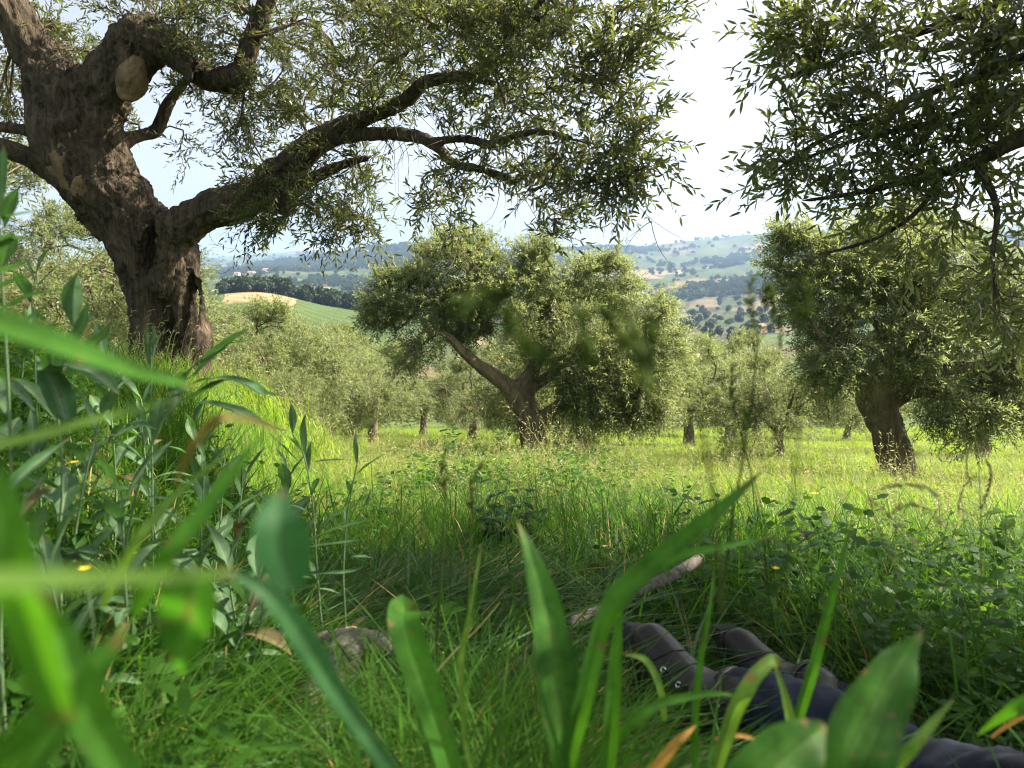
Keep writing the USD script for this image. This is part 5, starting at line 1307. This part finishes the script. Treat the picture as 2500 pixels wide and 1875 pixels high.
# small flowers
def flower(label, p, r, mat, n=5, cat="flower", group=None, height=.1):
    b = np.array([p[0], p[1], p[2] - height])
    t = thing("meadow_flower", label, cat, b, group)
    put("stem", *tube(np.array([b, (b + p) / 2 + [.004, 0, 0], p]), .0008, 4), SAGESTEM, t, smooth=True, origin=b)
    for k in range(n):
        a = k * 6.283 / n
        d0 = np.array([math.cos(a), math.sin(a), .45])
        q = np.linspace(0, 1, 4)[:, None]
        put_leaf(t, p + d0 * r * q, r * 1.1, mat, b, OVATE, name="petal", fold=.1, across=1)


for px_, py_, d_, lab in [(182, 1132, 1.5, "yellow flower among the weeds at the left"), (207, 1390, .6, "blurred yellow flower above the level pale blade"), (1893, 1390, 1.7, "yellow flower above the dark broad leaved herb"), (1990, 1208, 5.5, "yellow flower in the sunlit meadow beside the leaning trunk"),
                          (1478, 1335, 2.6, "tiny yellow flower in the shaded herbs"), (2225, 1600, 1.4, "tiny yellow flower near the tip of the big dock leaf")]:
    flower(lab, at(px_, py_, d_), .005 if d_ < 1 else .010 if d_ < 3 else .03, YELLOW)
flower("orange red poppy in front of the wide olive tree", at(1352, 1197, 6.0), .03, POPPY, 4)


# cut branches lying on the ground
def stick(label, rows, mat, endmat, seed, name="cut_branch", forks=(), group="cut olive branches on the ground"):
    chains = [px_chain(r, 3 * len(r)) for r in (rows, *forks)]
    base = chains[0][0, :3].copy()
    t = thing(name, label, "branch", base, group)
    v, f = wood(chains, 0.008, (), 0.006, seed, 4)
    put("bark", v, f, mat, t, smooth=True, origin=base)
    e, dv = chains[0][-1], unit(chains[0][-1, :3] - chains[0][-2, :3])
    c = trimesh.creation.cylinder(radius=e[3] * .9, height=.004, sections=14)
    c.apply_transform(trimesh.geometry.align_vectors([0, 0, 1], dv))
    put("cut_end", c.vertices + e[:3] + dv * e[3] * .93, c.faces, endmat, t, origin=base)


PALEBARK = plain_look("pale_dry_bark", (0.05, 0.042, 0.036), 0.9, 0.1, (55.0, (0.22, 0.195, 0.17)), (0.9, 0.008))
GREYBARK = plain_look("grey_dry_bark", (0.06, 0.052, 0.045), 0.9, 0.15, (42.0, (0.17, 0.15, 0.13)), (0.6, 0.006))
CUTWOOD = plain_look("cut_wood", (0.34, 0.20, 0.11), 0.8, 0.2, (60.0, (0.45, 0.30, 0.17)))
stick("pale forked piece of olive branch lying towards the viewer", [(670, 1960, 1.15, 95), (720, 1840, 1.28, 80), (775, 1720, 1.42, 64), (820, 1640, 1.55, 54), (850, 1585, 1.66, 48)], PALEBARK, CUTWOOD, 1,
      forks=[[(770, 1580, 1.70, 34), (850, 1575, 1.67, 44), (905, 1575, 1.64, 40), (948, 1580, 1.62, 28)]])
stick("grey branch piece lying across behind the trodden grass", [(1095, 1468, 2.35, 14), (1160, 1470, 2.33, 20), (1230, 1472, 2.32, 25)], GREYBARK, CUTWOOD, 2)
stick("thin grey branch piece at the left of the short pile", [(935, 1452, 2.45, 10), (990, 1462, 2.42, 11), (1040, 1466, 2.4, 11)], GREYBARK, CUTWOOD, 3)
stick("thin grey branch piece in front of the short pile", [(965, 1485, 2.25, 10), (1040, 1483, 2.25, 12), (1095, 1478, 2.27, 11)], GREYBARK, CUTWOOD, 4)
stick("thin grey branch piece right of the thick grey one", [(1240, 1468, 2.34, 12), (1300, 1474, 2.3, 13), (1350, 1470, 2.28, 10)], GREYBARK, CUTWOOD, 5)
stick("short reddish branch stub with its cut end up", [(1215, 1425, 2.6, 14), (1180, 1410, 2.58, 15), (1152, 1396, 2.55, 16)], bark_look("reddish_bark", (0.10, 0.06, 0.045), (0.26, 0.16, 0.12), 26.0, 0.5, 0.006), CUTWOOD, 6)
stick("long grey stick pointing up to the sunny meadow", [(1395, 1520, 1.95, 15), (1470, 1485, 2.05, 14), (1560, 1440, 2.15, 15), (1640, 1405, 2.25, 15), (1702, 1368, 2.35, 15)], GREYBARK, CUTWOOD, 7)

# ---------------------------------------------------------------- the reclining person: boots and trouser legs
LEATHER = plain_look("boot_leather", (0.006, 0.005, 0.005), 0.42, 0.35, (11.0, (0.016, 0.010, 0.007)), (0.25, 0.004))
RUBBER = plain_look("boot_sole", (0.012, 0.012, 0.012), 0.75, 0.3)
LACE = plain_look("boot_lace", (0.02, 0.018, 0.016), 0.8, 0.2)
DENIM = usdkit.material(stage, "/World/Looks/dark_denim", {
    "tc": ("texture_coordinate", {}), "n": ("noise_texture", {"scale": 9.0, "detail": 5.0, "roughness": 0.6}), "w": ("noise_texture", {"scale": 420.0, "detail": 2.0}),
    "r": ("rgb_ramp", {"ramp": [(0.3, (0.004, 0.006, 0.011)), (0.7, (0.012, 0.017, 0.03))]}), "r2": ("rgb_ramp", {"ramp": [(0.35, (0.65, 0.65, 0.65)), (0.65, (1.5, 1.5, 1.5))]}),
    "mx": ("mix_color", {"blend_type": "multiply", "fac": 0.8}), "b": ("bump", {"strength": 0.35, "distance": 0.002}), "p": ("principled_bsdf", {"roughness": 0.9, "specular_ior_level": 0.2, "sheen_weight": 0.0})},
    [("tc.object", "n.vector"), ("tc.object", "w.vector"), ("n.fac", "r.fac"), ("w.fac", "r2.fac"), ("r.color", "mx.a"), ("r2.color", "mx.b"), ("mx.result", "p.base_color"), ("w.fac", "b.height"), ("b.normal", "p.normal")], surface="p.BSDF")
METAL = usdkit.material(stage, "/World/Looks/eyelet_metal", {"p": ("principled_bsdf", {"base_color": (0.75, 0.76, 0.8), "metallic": 1.0, "roughness": 0.22})}, surface="p.BSDF")

pbase = np.array([0.95, 0.35, g1(0.95, 0.35)])
person = thing("person", "person lying in the grass in dark jeans and brown lace up boots", "person", pbase)


def soft(chains, edge, it=14, hulls=()):
    solids = [m3.Manifold.batch_hull([m3.Manifold.sphere(float(q[3]), 20).translate(tuple(map(float, q[:3]))) for q in h]) for h in hulls]
    for c in chains:
        for a, b in zip(c[:-1], c[1:]):
            solids.append(m3.Manifold.batch_hull([m3.Manifold.sphere(float(q[3]), 20).translate(tuple(map(float, q[:3]))) for q in (a, b)]))
    m = m3.Manifold.batch_boolean(solids, m3.OpType.Add).refine_to_length(edge)
    g = m.to_mesh()
    t = trimesh.Trimesh(np.array(g.vert_properties[:, :3]), np.array(g.tri_verts), process=True)
    trimesh.smoothing.filter_taubin(t, lamb=0.6, nu=-0.5, iterations=it)
    return np.array(t.vertices), np.array(t.faces)


NEARER = 0.9


def leg(rows):
    return np.array([np.r_[at(a, b, d * NEARER), r * NEARER * 1.12] for a, b, d, r in rows])


hipn, hipf = np.array([0.86, 0.28, pbase[2] + .14, .115]), np.array([1.10, 0.36, pbase[2] + .14, .115])
near_leg = np.vstack([leg([(1790, 1722, 1.56, .064), (1870, 1735, 1.52, .066), (2030, 1790, 1.42, .069), (2200, 1880, 1.30, .070), (2420, 1965, 1.12, .073)]), [[0.80, 0.72, -0.60, .082]], [hipn]])
far_leg = np.vstack([leg([(1985, 1715, 1.84, .060), (2060, 1750, 1.80, .064), (2220, 1850, 1.66, .068), (2420, 1950, 1.46, .072)]), [[1.05, 0.90, -0.68, .084]], [hipf]])
v, f = soft([curve(near_leg, 26), curve(far_leg, 24), np.array([hipn, hipf])], 0.012)
n = meshkit.arrays((v, f), True)[2]
fold = meshkit.fbm(v * [16, 16, 26], 3, 4) - 0.5
crease = 1 - np.abs(2 * meshkit.noise(v * [13, 22, 30] + 3, 9) - 1)
v = v + n * (0.020 * fold + 0.010 * (crease - 0.6))[:, None]
put("jeans", v, f, DENIM, person, smooth=True, origin=pbase)


def boot(toe, ball, heel, ankle, cuff, soledir, label, eyelets=()):
    P = [np.r_[at(q[0], q[1], q[2] * NEARER), q[3] * NEARER * 1.28] for q in (toe, ball, heel, ankle, cuff)]
    T_, B_, H_, A_, C_ = P
    mid = np.r_[(B_[:3] + A_[:3]) / 2 + unit(A_[:3] - H_[:3]) * .004, .054]
    v, f = soft([np.array([T_, B_, mid, A_, C_]), np.array([H_, A_]), np.array([B_, np.r_[(B_[:3] + H_[:3]) / 2, .040], H_])], 0.006, 10, [(T_, B_, mid), (B_, mid, A_, H_)])
    n = meshkit.arrays((v, f), True)[2]
    v = v + n * (0.004 * (meshkit.fbm(v * 22, 3, 6) - .5))[:, None]
    b = put("boot", v, f, LEATHER, person, smooth=True, origin=pbase, label=label)
    sd = unit(np.asarray(soledir))
    so = []
    fwd = unit(T_[:3] - H_[:3]); lat = unit(np.cross(fwd, sd))
    for q, w in ((T_[:3] + fwd * .014, .030), (B_[:3], .044), ((B_[:3] + H_[:3]) / 2, .034), (H_[:3] - fwd * .008, .036)):
        for sg in (-1, 1):
            c = q + sd * .044 + lat * sg * (w - .008)
            so.append((c, .010)); so.append((c + sd * .016, .009))
    parts = []
    for k in range(3):
        parts.append(m3.Manifold.batch_hull([m3.Manifold.sphere(r, 12).translate(tuple(map(float, c))) for c, r in so[k * 4:k * 4 + 8]]))
    put("sole", *meshkit.arrays(m3.Manifold.batch_boolean(parts, m3.OpType.Add))[:2], RUBBER, b, smooth=40, origin=pbase)
    tm = trimesh.Trimesh(v, f, process=False)
    pts = []
    for (ex, ey) in eyelets:
        d_ = at(ex, ey, 1.0)
        kd = cKDTree(v)
        ts = np.linspace(1.0, 2.4, 1500)
        dd, ii = kd.query(ts[:, None] * d_)
        k = np.argmax(dd < 0.006) if (dd < 0.006).any() else np.argmin(dd)
        q, nn = v[ii[k]], n[ii[k]]
        ring = trimesh.creation.torus(major_radius=.0052, minor_radius=.0024, major_sections=14, minor_sections=8)
        ring.apply_transform(trimesh.geometry.align_vectors([0, 0, 1], nn))
        put("eyelet", ring.vertices + q + nn * .001, ring.faces, METAL, b, smooth=True, origin=pbase)
        pts.append((q, nn))
    side = unit(np.cross(A_[:3] - T_[:3], sd))
    for (q, nn) in pts:
        e = q - sd * 0.018 + side * .03 * np.sign(np.dot(side, [0.5, .6, .6]) + 1e-6)
        _, i2 = cKDTree(v).query(e)
        e2 = v[i2]
        mdl = (q + e2) / 2 + unit(nn + n[i2]) * .010
        put("lace", *tube(curve([q, mdl, e2], 8), .0024, 6), LACE, b, smooth=True, origin=pbase)
    ud = unit(np.cross(lat, fwd)) * np.sign(np.dot(unit(np.cross(lat, fwd)), -sd))
    kd = cKDTree(v)
    for q0, sc in ((B_[:3] * .55 + T_[:3] * .45, .075), (B_[:3] * .85 + A_[:3] * .15, .085)):         # stitched seams over the toe cap and the vamp
        sm = []
        for a in np.linspace(-1.45, 1.45, 19):
            e = q0 + (lat * math.sin(a) + ud * math.cos(a)) * sc - fwd * .012 * math.cos(a)
            i2 = kd.query(e)[1]
            sm.append(v[i2] + n[i2] * .0008)
        put("seam", *tube(curve(np.array(sm), 40), .0014, 5), LACE, b, smooth=True, origin=pbase)
    rim = curve(np.array([C_[:3] + (math.cos(a) * lat + math.sin(a) * unit(np.cross(lat, C_[:3] - A_[:3]))) * (C_[3] + .002) for a in np.linspace(0, 6.283, 17)]), 24)
    put("collar", *tube(rim, .006, 6), LEATHER, b, smooth=True, origin=pbase)


legdir = unit(near_leg[0, :3] - near_leg[3, :3])
boot((1590, 1570, 1.84, .040), (1612, 1635, 1.78, .045), (1640, 1800, 1.72, .042), (1735, 1722, 1.62, .054), (1800, 1725, 1.55, .056), legdir + [0, .25, .1], "near boot with shiny metal eyelets", [(1615, 1635), (1652, 1668), (1748, 1718), (1700, 1690)])
legdir2 = unit(far_leg[0, :3] - far_leg[3, :3])
boot((1805, 1575, 2.08, .038), (1830, 1625, 2.03, .044), (1855, 1780, 1.98, .042), (1930, 1690, 1.90, .052), (1985, 1692, 1.84, .055), legdir2 + [0, .25, .1], "far boot half hidden behind the near one", [(1868, 1640), (1890, 1662)])


# ---------------------------------------------------------------- houses and a lone tree far off
PLASTER = [plain_look(f"house_plaster_{a}", c, 0.9, 0.1) for a, c in (("cream", (0.62, 0.55, 0.43)), ("white", (0.75, 0.72, 0.66)), ("brick", (0.42, 0.24, 0.16)))]
TILES = plain_look("roof_tiles", (0.36, 0.17, 0.10), 0.9, 0.1)
PANE = plain_look("dark_window", (0.03, 0.035, 0.045), 0.3, 0.5)


def house(px, d, w, dp, h, yaw, mat, label, group="far farmhouses and village houses"):
    x, y = (px - CX) / F * d, d
    b = np.array([x, y, g1(x, y) - .5])
    t = thing("farmhouse", label, "house", b, group)
    UsdGeom.Xformable(t).AddRotateZOp().Set(math.degrees(yaw))
    bx = trimesh.creation.box((w, dp, h)); bx.apply_translation((0, 0, h / 2))
    put("wall", bx.vertices, bx.faces, mat, t)
    o = .5
    rv = np.array([[-w / 2 - o, -dp / 2 - o, h], [w / 2 + o, -dp / 2 - o, h], [w / 2 + o, dp / 2 + o, h], [-w / 2 - o, dp / 2 + o, h], [-w / 2 - o, 0, h + dp * .28], [w / 2 + o, 0, h + dp * .28]]) + [0, 0, .02]
    put("roof", rv, [[0, 1, 5], [0, 5, 4], [2, 3, 4], [2, 4, 5], [1, 2, 5], [3, 0, 4], [0, 2, 1], [0, 3, 2]], TILES, t)
    for k in range(3):
        for lv in range(2):
            wb = trimesh.creation.box((w * .12, .12, h * .2)); wb.apply_translation((-w * .3 + k * w * .3, -dp / 2 - .03, h * (.28 + .42 * lv)))
            put("window", wb.vertices, wb.faces, PANE, t)


rs = np.random.default_rng(55)
for px_, d_, w, h, m, lab in [(1862, 2150, 16, 9, 1, "white farmhouse on the slope above the right hand fields"), (1848, 690, 13, 6, 2, "brick farmhouse with red roof among trees in the valley"), (620, 2000, 18, 9, 0, "cream house where the green slope meets the woods"), (585, 2050, 14, 8, 1, "white house left of the cream one below the wooded hill"),
                           (655, 2150, 15, 8, 1, "small white house right of the cream one below the wooded hill"), (1720, 2700, 18, 9, 0, "cream farmhouse high on the right hand hills"), (1560, 2300, 17, 8, 1, "white farmhouse on the hills above the wide olive tree"), (1652, 2400, 16, 8, 0, "cream farmhouse midway up the right hand hills"),
                           (800, 1500, 12, 6, 0, "cream farmhouse on the long green slope")]:
    house(px_, d_, w, w * .6, h, rs.uniform(-.5, .5), PLASTER[m], lab)
for k in range(26):
    px_ = 690 + k * 10 + rs.uniform(-4, 4)
    house(px_, 7950 + rs.uniform(-60, 60), rs.uniform(22, 34), rs.uniform(16, 22), rs.uniform(13, 22), rs.uniform(-.5, .5), PLASTER[k % 3 if k % 3 < 2 else 0], "pale house in the village on the far left ridge", "village houses on the far left ridge")

b = np.array([(1780 - CX) / F * 545, 545.0, 0]); b[2] = g1(b[0], b[1])
lt = thing("field_tree", "lone round tree standing in the green valley field", "tree", b)
tv, tf = leafy_blob(520, 2.6, 2.2, .42, np.random.default_rng(4))
put("trunk", *tube(np.array([b, b + [0, 0, 1.2], b + [.1, 0, 2.4]]), [.3, .25, .2], 8), BARK_FAR, lt, smooth=True, origin=b)
put("crown", tv + [0, 0, .9], tf, WOOD, lt, kind="stuff")
